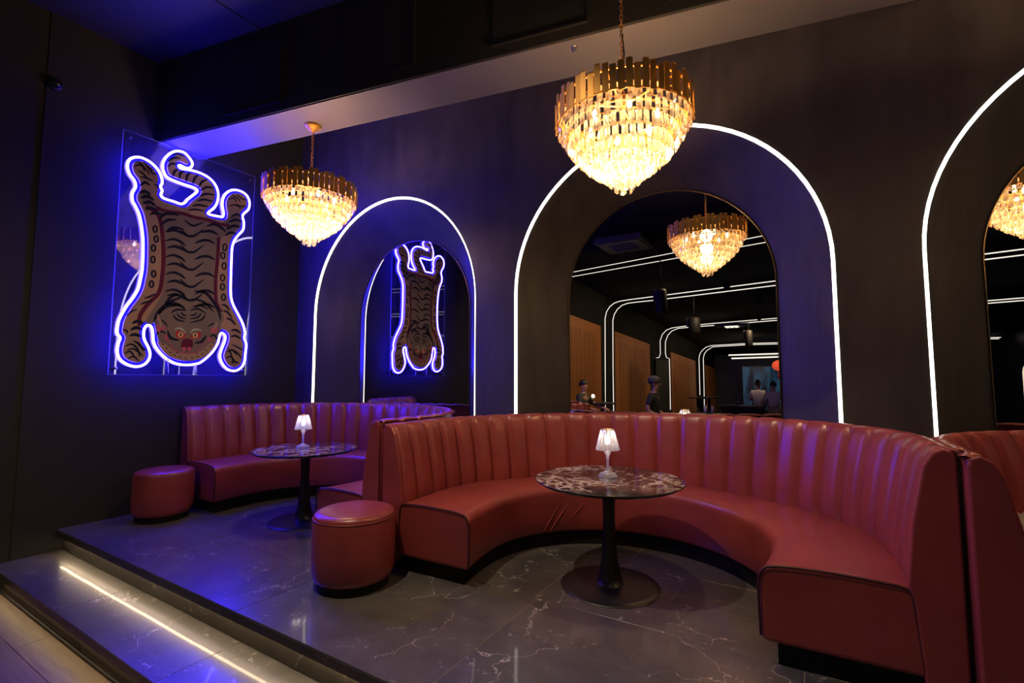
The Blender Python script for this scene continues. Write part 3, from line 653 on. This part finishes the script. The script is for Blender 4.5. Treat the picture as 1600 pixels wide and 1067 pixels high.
# ================================================================== the room the mirrors show
def real(v): return (float(v[0]), float(2*DEP-v[1]), float(v[2]))          # a mirrored survey point back into the room
def mz(x, y, Z): return real(CAM+ray(x, y)*Z)
def my(x, y, Y): return real(on_y(x, y, Y))
def wood_x(yr): return .673+.0985*((2*DEP-yr)-9.5)                          # wood wall stands at a slight angle
# wood wall
def on_wood(x, y):
    d = ray(x, y); k = .0985; c0 = .673-k*9.5; tt = (c0+k*CAM[1]-CAM[0])/(d[0]-k*d[1]); return CAM+d*tt
ta, tb = on_wood(896, 493), on_wood(1090, 565)
def wtop(yr): yv = 2*DEP-yr; return ta[2]+(tb[2]-ta[2])*(yv-ta[1])/(tb[1]-ta[1])
ww = struct(mesh('wall_wood', *(lambda ys: ([(wood_x(y)-.06, y, z) for y in ys for z in (-.4, 4.3)], [(0, 1, 3, 2)]))([-4.64, -20.6]), 'ceil_rear'))
def wbox(ya, yb, za, zb, d0, d1, name, m, par):
    P = []
    for z_ in (0, 1):
        for y_ in (ya, yb):
            zz = (za if z_ == 0 else zb(y_) if callable(zb) else zb)
            for d_ in (d0, d1): P.append((wood_x(y_)+d_, y_, zz))
    return fixn(mesh(name, P, [(0, 1, 3, 2), (4, 5, 7, 6), (0, 1, 5, 4), (2, 3, 7, 6), (0, 2, 6, 4), (1, 3, 7, 5)], m, par))
legs = [2*DEP-on_wood(x, 600)[1] for x in (942, 963, 1018, 1050, 1089, 1104)]
spans = [(-4.7, legs[0]), (legs[1], legs[2]), (legs[3], legs[4]), (legs[5], -20.4)]
for ya, yb in spans:
    wbox(ya-.04, yb+.04, FZ, wtop, -.055, -.02, 'wood_panel', 'woodframe', ww)
    n = max(3, int(abs(yb-ya)/.28)); yy = np.linspace(ya-.30, yb+.30, n+1)
    for a, b in zip(yy[:-1], yy[1:]): wbox(a-.006, b+.006, FZ+.1, lambda q: wtop(q)-.28, -.03, -.008, 'board', 'woodwall', ww)
# light lines: portals on the wood wall and ceiling
def lines(name, px, Y, label, r=.016):
    P = [my(x, y, Y) for x, y in px]; return tag(mesh(name, *tube(P, r, 6), 'led_far', None, True), label, 'light strip', 'white light lines across the room')
def portal(px, Y, label, r=.016, k=0):
    """upright part on the wood wall up to point k, then level across the ceiling"""
    r *= .72; P = [on_y(x, y, Y) for x, y in px[:k+1]]; H = P[-1][2]
    P += [on_z(x, y, H) for x, y in px[k+1:]]; a, b = P[-2], P[-1]
    P.append(b+(b-a)*((XR-.3-b[0])/(b[0]-a[0])))
    tag(mesh('light_line', *tube([real(q) for q in P], r, 6), 'led_far', None, True), label, 'light strip', 'white light lines across the room')
portal([(880, 428), (900, 424.3), (1190, 369)], 6.0, 'upper of the two nearest ceiling light lines in the middle mirror', .011)
portal([(878, 435.5), (900, 431.3), (1195, 379)], 6.3, 'lower of the two nearest ceiling light lines in the middle mirror', .011)
portal([(946, 645), (945.8, 575.6), (945.6, 497.5), (948, 487), (953, 479), (960, 473.5), (969, 470.5), (985, 468), (1024.5, 463), (1211.5, 439)], 9.5, 'outer line of the tallest light portal in the middle mirror', k=7)
portal([(959, 645), (958, 575), (957.7, 500.7), (960, 491), (965, 483), (972, 477), (981, 473.8), (995, 472), (1024.5, 469), (1211.5, 446)], 9.9, 'inner line of the tallest light portal in the middle mirror', k=7)
portal([(1022, 640), (1022, 585), (1021.8, 559.5), (1029.8, 558.5), (1032, 553), (1031.5, 532.6), (1035, 522.5), (1041, 516), (1049.6, 512.4), (1070, 509.5), (1112, 505.5), (1215, 497)], 13.6, 'outer line of the stepped light portal in the middle mirror', .017, k=9)
portal([(1047.6, 640), (1047, 600), (1046, 560.5), (1041.5, 558.5), (1039.8, 552), (1039.8, 534), (1044, 523), (1050, 517), (1060, 513), (1080, 511), (1112, 508.7), (1215, 500.4)], 14.0, 'inner line of the stepped light portal in the middle mirror', .017, k=9)
portal([(1093.8, 617), (1092.2, 559.6), (1094, 552), (1098, 546.5), (1104, 542), (1112, 539.8), (1169.5, 536.5), (1215.7, 535.4)], 18.0, 'outer line of the farthest light portal in the middle mirror', .018, k=5)
portal([(1100.7, 640), (1100, 600), (1099, 559.6), (1100.5, 553), (1104, 548), (1113.7, 541.8), (1169.5, 538.5), (1215.7, 537.4)], 18.4, 'inner line of the farthest light portal in the middle mirror', .018, k=5)
for px, q in (([(1138.4, 554.9), (1217, 552.5)], 'upper'), ([(1143, 560), (1217, 557.5)], 'lower')):
    lines('light_bar', px, 19.3, q+' of two thick light bars above the bar in the middle mirror', .032)
# black block between the legs of the stepped portal
a = on_wood(1024, 561); b = on_wood(1045, 561)
wbox(2*DEP-a[1], 2*DEP-b[1], FZ, a[2], -.02, .02, 'black_block', 'black', ww)
# air conditioner cassette
q = [on_z(x, y, 4.10) for x, y in ((928.5, 382), (958.6, 395.6), (1028.7, 379.7), (990.5, 368))]
c_ = sum(q)/4; c_ = real(c_)
ac = thing('ceiling_cassette', 'dark square air conditioner in the ceiling, seen in the middle mirror', 'air conditioner', (c_[0], c_[1], 4.06))
mesh('body', *join(box(-.48, .48, -.48, .48, .0, .10)), 'ceil', ac); mesh('face', *box(-.42, .42, -.42, .42, -.02, 0), mat('dark_grille', (.022, .020, .020), .5), ac)
for k in range(7): mesh('slat', *box(-.26, .26, -.24+.08*k-.012, -.24+.08*k+.012, -.032, -.02), 'ceil', ac)
# hanging black fittings
def hanging(x, ytop, ybot, Z, wd, label):
    P = CAM+ray(x, (ytop+ybot)/2)*Z; h = (ybot-ytop)*Z/F; R_ = real(P); t_ = thing('hanging_speaker', label, 'speaker', (R_[0], R_[1], R_[2]-h/2), 0, 'black hanging speakers')
    r_ = wd*Z/F/2
    mesh('body', *lathe([(0, 0), (r_*.8, 0), (r_, h*.08), (r_, h*.9), (r_*.8, h), (0, h)], 20), 'black', t_, True)
    zt = np.interp(-R_[1], [-a for a, b in zc], [b for a, b in zc]); 
    mesh('pole', *tube([(0, 0, h), (0, 0, max(h+.05, zt-(R_[2]-h/2)))], .012, 8), 'black', t_, True)
    mesh('bracket', *box(-r_*1.3, -r_*.9, -.02, .02, h*.5, h*1.02), 'metal', t_)
hanging(1033, 452, 490, 9.5, 18, 'black speaker hanging below the second light lines in the middle mirror')
hanging(1085, 496, 522, 13., 18, 'black speaker hanging left of the lit ceiling panel in the middle mirror')
hanging(1170, 516, 542, 15.5, 11, 'farthest black speaker hanging right of the lit ceiling panel in the mirror')
# lit ceiling panel
P = mz(1144, 512, 13.5); t = thing('ceiling_panel_light', 'lit square ceiling panel in the middle mirror', 'ceiling light', P)
mesh('housing', *box(-.42, .42, -.30, .30, .03, .09), 'metal', t); mesh('diffuser', *box(-.17, .17, -.2, .2, .015, .03), emis('panel_glow', (1, .92, .72), 2.6), t)
for k in range(4): mesh('louvre', *box(-.17+.34*k/3-.006, -.17+.34*k/3+.006, -.2, .2, 0, .016), 'metal', t)
# red lantern
P = mz(1216, 571, 15.); t = thing('red_lantern', 'round red lantern at the right rim of the middle mirror', 'lantern', P)
v, f = lathe([(.03, -.16), (.11, -.13), (.17, -.05), (.175, .03), (.12, .12), (.03, .16)], 20); mesh('shade', v, f, mat('lantern_red', (.5, .05, .02), .7, emit=(1, .12, .05), es=.9), t, True)
mesh('cap', *lathe([(0, .175), (.045, .17), (.04, .15), (0, .15)], 12), 'gold_dark', t, True); mesh('cord', *tube([(0, 0, .17), (0, 0, .9)], .006, 6), 'black', t)
mesh('tassel', *lathe([(.012, -.16), (.02, -.2), (.03, -.42), (0, -.42)], 10), mat('tassel_red', (.4, .03, .02), .8), t, True)
# blue screen behind the bar
a, b = mz(1160, 575, 19.5), mz(1214, 640, 19.5); ms = bpy.data.materials.new('blue_screen'); ms.use_nodes = True
bs = bsdf(ms); bs.inputs['Base Color'].default_value = (.01, .015, .03, 1); nz = noise(ms, coords(ms, 'World', (3, 3, .5)), 1.6, 3); L(ms, ramp(ms, nz.outputs[0], [(.42, (.002, .004, .012)), (.62, (.02, .07, .13))]), bs.inputs['Emission Color']); bs.inputs['Emission Strength'].default_value = 1.0
t = thing('video_screen', 'dim blue screen wall behind two people in the middle mirror', 'screen', (min(a[0], b[0]), a[1], b[2]))
wd_, ht_ = abs(b[0]-a[0])+.6, a[2]-b[2]+.05
mesh('panel', *box(0, wd_, -.03, 0, 0, ht_), ms, t); mesh('bezel', *join(box(-.04, 0, -.04, .01, -.04, ht_+.04), box(wd_, wd_+.04, -.04, .01, -.04, ht_+.04), box(0, wd_, -.04, .01, ht_, ht_+.04), box(0, wd_, -.04, .01, -.04, 0)), 'black', t)
# dark counter and tall tables
P = mz(1155, 633, 13.); t = thing('bar_counter', 'black counter in front of two people in the middle mirror', 'counter', (P[0], P[1], FZ))
hh = P[2]-FZ; mesh('body', *box(-.42, .38, -.3, .3, 0, hh-.04), 'black', t); mesh('worktop', *box(-.46, .42, -.34, .34, hh-.04, hh), 'metal', t)
mesh('tap', *tube(spline([(-.1, 0, hh), (-.1, 0, hh+.07), (-.03, 0, hh+.10), (.05, 0, hh+.06)], 4), .010, 8), 'rim', t, True)
def tall_table(x, y, Z, r, label):
    P = mz(x, y, Z); t_ = thing('tall_table', label, 'table', (P[0], P[1], FZ), 0, 'tall tables seen in the middle mirror'); h = P[2]-FZ
    mesh('top', *lathe([(0, h-.03), (r, h-.03), (r, h), (0, h)], 28), 'metal', t_); mesh('stem', *tube([(0, 0, .02), (0, 0, h-.03)], .035, 10), 'metal', t_, True); mesh('base', *lathe([(0, 0), (.25, 0), (.25, .015), (.04, .03), (0, .03)], 24), 'metal', t_); return t_
tall_table(1108, 620, 12.5, .30, 'tall thin-legged table in front of the far portal in the middle mirror')
tall_table(1090, 621, 14.5, .28, 'tall table overlapping the far portal leg in the middle mirror')
def cup(x, y, Z, r, h, label):
    P = mz(x, y, Z); t_ = thing('pillar_candle', label, 'candle', P, 0, 'white candles on tables in the middle mirror')
    mesh('wax', *lathe([(0, 0), (r, 0), (r, h), (r*.6, h-.01), (0, h-.012)], 16), 'white', t_, True); mesh('wick', *tube([(0, 0, h-.012), (0, 0, h+.012)], .003, 5), 'black', t_)
def lowtable(x, y, Z, r, label):
    P = mz(x, y, Z); t_ = thing('cafe_table', label, 'table', (P[0], P[1], FZ), 0, 'low tables seen in the middle mirror'); h = P[2]-FZ
    mesh('top', *lathe([(0, h-.03), (r, h-.03), (r, h), (0, h)], 28), 'metal', t_); mesh('stem', *tube([(0, 0, .02), (0, 0, h-.03)], .035, 10), 'metal', t_, True); mesh('base', *lathe([(0, 0), (.2, 0), (.2, .015), (.04, .03), (0, .03)], 24), 'metal', t_)
lowtable(1105, 645, 11., .32, 'cafe table carrying two pillar candles in the middle mirror')
cup(1102.5, 645, 11., .038, .17, 'wider white candle in the middle mirror'); cup(1113.5, 645, 11., .028, .16, 'slimmer white candle in the middle mirror')

# ---- people (seen in the middle mirror)
def skin_mesh(name, joints, bones, m, parent, sub=1):
    me = bpy.data.meshes.new(name); keys = list(joints); me.from_pydata([joints[k][0] for k in keys], [(keys.index(a), keys.index(b)) for a, b in bones], []); me.update()
    o = bpy.data.objects.new(name, me); COL.objects.link(o); md = o.modifiers.new('s', 'SKIN'); md.use_smooth_shade = True
    for i, k in enumerate(keys):
        sv = me.skin_vertices[0].data[i]; r_ = joints[k][1]; sv.radius = r_ if hasattr(r_, '__len__') else (r_, r_); sv.use_root = (i == 0)
    ss = o.modifiers.new('b', 'SUBSURF'); ss.levels = sub; ss.render_levels = sub
    bpy.context.view_layer.update(); dg = bpy.context.evaluated_depsgraph_get(); nm_ = bpy.data.meshes.new_from_object(o.evaluated_get(dg)); bpy.data.objects.remove(o)
    nm_.name = name; nm_.materials.clear(); nm_.materials.append(M[m]); nm_.polygons.foreach_set('use_smooth', [True]*len(nm_.polygons))
    return link(name, nm_, parent)
def person(loc, rz, label, sc=1., sit=False, top='blackcloth', low='denim', arms=((.28, .05, .95), (.22, .30, 1.0)), hair='short', cap=False, apron=None):
    """figure 1.74 m tall facing local +y; arms = (elbow, hand) for the right arm, left mirrored unless 4 points"""
    t = thing('person', label, 'person', loc, rz); t.scale = (sc,)*3
    hz = .50 if sit else .92
    J = {'pel': ((0, 0, hz), (.15, .11)), 'wst': ((0, .0, hz+.18), (.13, .10)), 'chs': ((0, .01, hz+.38), (.16, .115)), 'nkb': ((0, 0, hz+.55), (.075, .07)), 'nk': ((0, .015, hz+.60), .055), 'jaw': ((0, .045, hz+.655), (.060, .070)), 'hd': ((0, .03, hz+.73), (.075, .090)), 'crn': ((0, .015, hz+.79), (.055, .065))}
    B = [('pel', 'wst'), ('wst', 'chs'), ('chs', 'nkb'), ('nkb', 'nk'), ('nk', 'jaw'), ('jaw', 'hd'), ('hd', 'crn')]
    A = arms if len(arms) == 4 else (arms[0], arms[1], (-arms[0][0], *arms[0][1:]), (-arms[1][0], *arms[1][1:]))
    dz = hz-.92
    for s_, el, hn, q in ((1, A[0], A[1], 'r'), (-1, A[2], A[3], 'l')):
        el = (el[0], el[1], el[2]+dz); hn = (hn[0], hn[1], hn[2]+dz); v = Vector(hn)-Vector(el); v.normalize(); pm = tuple(Vector(hn)+v*.07)
        J['sh'+q] = ((s_*.175, 0, hz+.49), .062); J['el'+q] = (el, .042); J['wr'+q] = (hn, .028); J['pm'+q] = (pm, (.038, .02))
        B += [('chs', 'sh'+q), ('sh'+q, 'el'+q), ('el'+q, 'wr'+q), ('wr'+q, 'pm'+q)]
        for k in range(4):
            side = v.cross(Vector((0, 0, 1))).normalized() if abs(v.z) < .9 else Vector((1, 0, 0)); off = side*(.027-.018*k); ln = (.05, .06, .055, .04)[k]
            f1 = Vector(pm)+v*.03+off; f2 = f1+v*ln*.6+Vector((0, 0, -.012)); J[f'f{q}{k}a'] = (tuple(f1), .0085); J[f'f{q}{k}b'] = (tuple(f2), .0075); B += [('pm'+q, f'f{q}{k}a'), (f'f{q}{k}a', f'f{q}{k}b')]
        th = Vector(hn)+v*.05+side*.045; J['th'+q] = (tuple(th), .009); B.append(('wr'+q, 'th'+q))
        J['hp'+q] = ((s_*.095, 0, hz-.03), .092)
        if sit: J['kn'+q] = ((s_*.12, .44, hz+.0), .060); J['an'+q] = ((s_*.12, .42, .08), .038); J['to'+q] = ((s_*.12, .60, .035), (.038, .03))
        else: J['kn'+q] = ((s_*.10, .02, .49), .058); J['an'+q] = ((s_*.11, -.01, .085), .038); J['to'+q] = ((s_*.13, .15, .035), (.038, .03))
        B += [('pel', 'hp'+q), ('hp'+q, 'kn'+q), ('kn'+q, 'an'+q), ('an'+q, 'to'+q)]
    body = skin_mesh('body', J, B, 'skin', t)
    def grow(k, g): p_, r_ = J[k]; return (p_, (r_[0]+g, r_[1]+g) if hasattr(r_, '__len__') else r_+g)
    TJ = {k: grow(k, .014) for k in ('chs', 'wst', 'pel', 'nkb', 'shr', 'shl')}
    for q in 'rl':
        a_, b_ = Vector(J['sh'+q][0]), Vector(J['el'+q][0]); TJ['sl'+q] = (tuple(a_.lerp(b_, .8)), .058)
    tb_ = [('chs', 'wst'), ('wst', 'pel'), ('chs', 'nkb'), ('chs', 'shr'), ('chs', 'shl'), ('shr', 'slr'), ('shl', 'sll')]
    skin_mesh('shirt', TJ, tb_, top, t)
    LJ = {k: grow(k, .012) for k in ('pel', 'hpr', 'hpl', 'knr', 'knl', 'anr', 'anl')}
    skin_mesh('trousers', LJ, [('pel', 'hpr'), ('pel', 'hpl'), ('hpr', 'knr'), ('hpl', 'knl'), ('knr', 'anr'), ('knl', 'anl')], low, t)
    for q in 'rl':
        a_ = J['an'+q][0]; b_ = J['to'+q][0]; skin_mesh('shoe', {'a': ((a_[0], a_[1]-.02, .05), .052), 'b': ((b_[0], b_[1], .038), (.048, .038))}, [('a', 'b')], 'black', t)
    hc_ = Vector((0, .02, hz+.745))
    V, Fc = [], []; nu, nv = 16, 8                        # hair cap over crown and back
    for i in range(nv+1):
        ph = PI*.60*i/nv
        for k in range(nu):
            a = 2*PI*k/nu; cut = .72 if math.sin(a) > .25 else 1.0; pp = ph*cut
            V.append((hc_.x+.093*math.sin(pp)*math.cos(a), hc_.y-.008+.108*math.sin(pp)*math.sin(a), hc_.z+.012+.118*math.cos(pp)))
    for i in range(nv):
        for k in range(nu): j = (k+1) % nu; Fc.append((i*nu+k, i*nu+j, (i+1)*nu+j, (i+1)*nu+k))
    h_ = mesh('hair', V, Fc, 'hair', t, True)
    if hair == 'bun': mesh('bun', *lathe([(0, -.05), (.045, -.03), (.05, .01), (.03, .04), (0, .05)], 12), 'hair', h_, True, (0, -.07, hz+.87))
    for s_ in (-1, 1):
        mesh('eye', *lathe([(0, -.009), (.009, 0), (0, .009)], 8), 'hair', t, True, (s_*.032, .118, hz+.735))
        mesh('ear', *lathe([(0, -.03), (.012, -.018), (.014, .01), (0, .03)], 8), 'skin', t, True, (s_*.083, .02, hz+.72))
    skin_mesh('nose', {'a': ((0, .118, hz+.735), .010), 'b': ((0, .136, hz+.695), .015)}, [('a', 'b')], 'skin', t)
    mesh('mouth', *box(-.022, .022, .112, .120, hz+.660, hz+.668), mat('lips', (.30, .10, .08), .5), t)
    if cap:
        V, Fc = lathe([(.104, 0), (.108, .03), (.098, .075), (.06, .11), (0, .12)], 20); cp_ = mesh('cap', [(x, y*1.12, z) for x, y, z in V], Fc, 'greycloth', t, True, (0, .01, hz+.765))
        mesh('brim', *prism([(-.075, 0), (-.07, -.07), (-.03, -.105), (.03, -.105), (.07, -.07), (.075, 0)], lambda u, v, h: (u, v-.085, h-abs(u)*.25), 0, .006), 'greycloth', cp_)
    if apron: mesh('apron', *prism([(-.15, .25), (.15, .25), (.19, -.10), (.17, -.55), (-.17, -.55), (-.19, -.10)], lambda u, v, h: (u, .135+h-abs(u)*.28, hz+.15+v), 0, .012), apron, t)
    return t
P = mz(1021, 586, 9.2); person((P[0], P[1], FZ), -PI/2, 'person in black t-shirt and backward cap walking, seen in the middle mirror', .985, top='blackcloth', low='denim', arms=((.26, -.06, 1.16), (.24, .16, 1.02)), cap=True)
# seated figure with its bench, small lamp and table by the wood wall
P = mz(911, 594, 11.); sz = P[2]-FZ; base = P[2]-1.355
person((P[0], P[1], base), -PI/2+.15, 'person in dark patterned shirt seated at a table by the wood wall, in the mirror', 1., sit=True, top='greencloth', low='denim', arms=((.30, .14, 1.20), (.24, .42, 1.14)))
bt = thing('bench_sofa', 'red bench behind the seated person in the middle mirror', 'sofa', (P[0], P[1], FZ)); hb = base-FZ
o = mesh('seat', *box(-.30, .28, -.6, .5, hb+.08, hb+.44), 'leather', bt); bevel(o, .03, 3); o = mesh('backrest', *box(-.46, -.30, -.6, .5, hb+.08, hb+.82), 'leather', bt); bevel(o, .05, 3); mesh('plinth', *box(-.44, .26, -.58, .48, 0, hb+.08), 'black', bt)
q = mz(941, 629, 11.2); tt_ = thing('small_table', 'small dark table with a lit lamp by the wood wall, in the mirror', 'table', (q[0], q[1], FZ)); th_ = q[2]-FZ
mesh('top', *lathe([(0, th_-.03), (.32, th_-.03), (.32, th_), (0, th_)], 28), 'metal', tt_); mesh('stem', *tube([(0, 0, .02), (0, 0, th_-.03)], .04, 10), 'metal', tt_, True); mesh('base', *lathe([(0, 0), (.25, 0), (.25, .015), (0, .03)], 24), 'metal', tt_)
q2 = mz(927, 629, 11.2); lamp((q2[0], q2[1], FZ+th_), 'tiny lit lamp beside the seated person in the middle mirror', .62)
P = mz(1184, 597, 14.2); person((P[0], P[1], FZ), PI, 'person in white shirt and dark apron holding hands to face, in the mirror', 1.62/1.74, top='whitecloth', low='blackcloth', arms=((.24, .10, 1.14), (.08, .22, 1.36)), hair='bun', apron='greycloth')
P = mz(1208, 600, 13.6); person((P[0], P[1], FZ), PI, 'person in pale t-shirt beside the red lantern, in the mirror', 1.60/1.74, top='whitecloth', low='beige', arms=((.26, .04, 1.10), (.08, .24, 1.06)))
# tall arched glow at the right rim of the third mirror
a = on_y(1598, 590, 9.0); R_ = real(a); t = thing('arched_wall_light', 'pale lit arch in the mirror at the right picture edge', 'light', (R_[0]+.30, R_[1], R_[2]-.45))
mesh('frame', *tube([(-.32, 0, -.1), (-.32, 0, .55)]+[(.32*math.cos(x), 0, .55+.32*math.sin(x)) for x in np.linspace(PI, 0, 12)]+[(.32, 0, -.1)], .02, 6), 'metal', t, True)
mesh('glow_panel', *prism([(-.30, -.08), (-.30, .55)]+[(.30*math.cos(x), .55+.30*math.sin(x)) for x in np.linspace(PI, 0, 12)]+[(.30, -.08)], lambda u, v, h: (u, h, v), -.01, .01), emis('arch_glow', (1, .86, .6), 1.4), t)

# ================================================================== ceiling spotlights (with fittings; those over the people are added)
def spotlight(loc, tgt, e, cone, label, col=(1, .76, .52), ceil=HC):
    t_ = thing('ceiling_spotlight', label, 'spotlight', loc, 0, 'black ceiling spotlights'); d_ = Vector(tgt)-Vector(loc); rot = d_.to_track_quat('-Z', 'Y').to_euler()
    mesh('stem', *tube([(0, 0, .09), (0, 0, ceil-loc[2])], .012, 8), 'black', t_, True)
    h_ = mesh('head', *lathe([(.05, -.0), (.055, .0), (.058, .12), (.04, .17), (0, .175)], 20), 'black', t_, True); h_.rotation_euler = rot; h_.location = (0, 0, 0)
    ld = bpy.data.lights.new('spot_light', 'SPOT'); ld.energy = e; ld.color = col; ld.spot_size = math.radians(cone); ld.spot_blend = .6; ld.shadow_soft_size = .045
    lo = link('spot_light', ld, t_, tuple(d_.normalized()*.01), rot); return t_
for k, (l_, g_, e_, c_) in enumerate(SPOT): spotlight(l_, g_, e_, c_, ('black spotlight aimed at the big booth table', 'black spotlight aimed at the right end of the big booth', 'black spotlight aimed at the marble steps')[k])
for k, (y_, x_) in enumerate(((-5.6, 2.2), (-8.3, 2.4), (-12.3, 2.8), (-16., 3.2))):
    zt = np.interp(-y_, [-a for a, b in zc], [b for a, b in zc]); spotlight((x_+1.6, y_+.3, zt-.25), (wood_x(y_), y_-.3, .9), (330, 330, 330, 300)[k], 110, ('nearest', 'second', 'third', 'farthest')[k]+' black spotlight washing the wood wall', (1, .72, .42), zt)
for l_, g_, e_, c_, q in (((4.3, -3.0, 4.45), (3.1, -4.65, .95), 260, 34, 'walking person'), ((2.6, -3.6, 4.45), (1.3, -5.4, .95), 260, 34, 'seated person by the wood wall'), ((4.6, -10.3, 3.4), (4.45, -12.2, .9), 240, 50, 'two people at the counter')):  # fill spots added to brighten the people in the mirror
    spotlight(l_, g_, e_, c_, 'added black spotlight brightening the '+q, (1, .78, .55), 3.72 if l_[1] < -5 else HC)
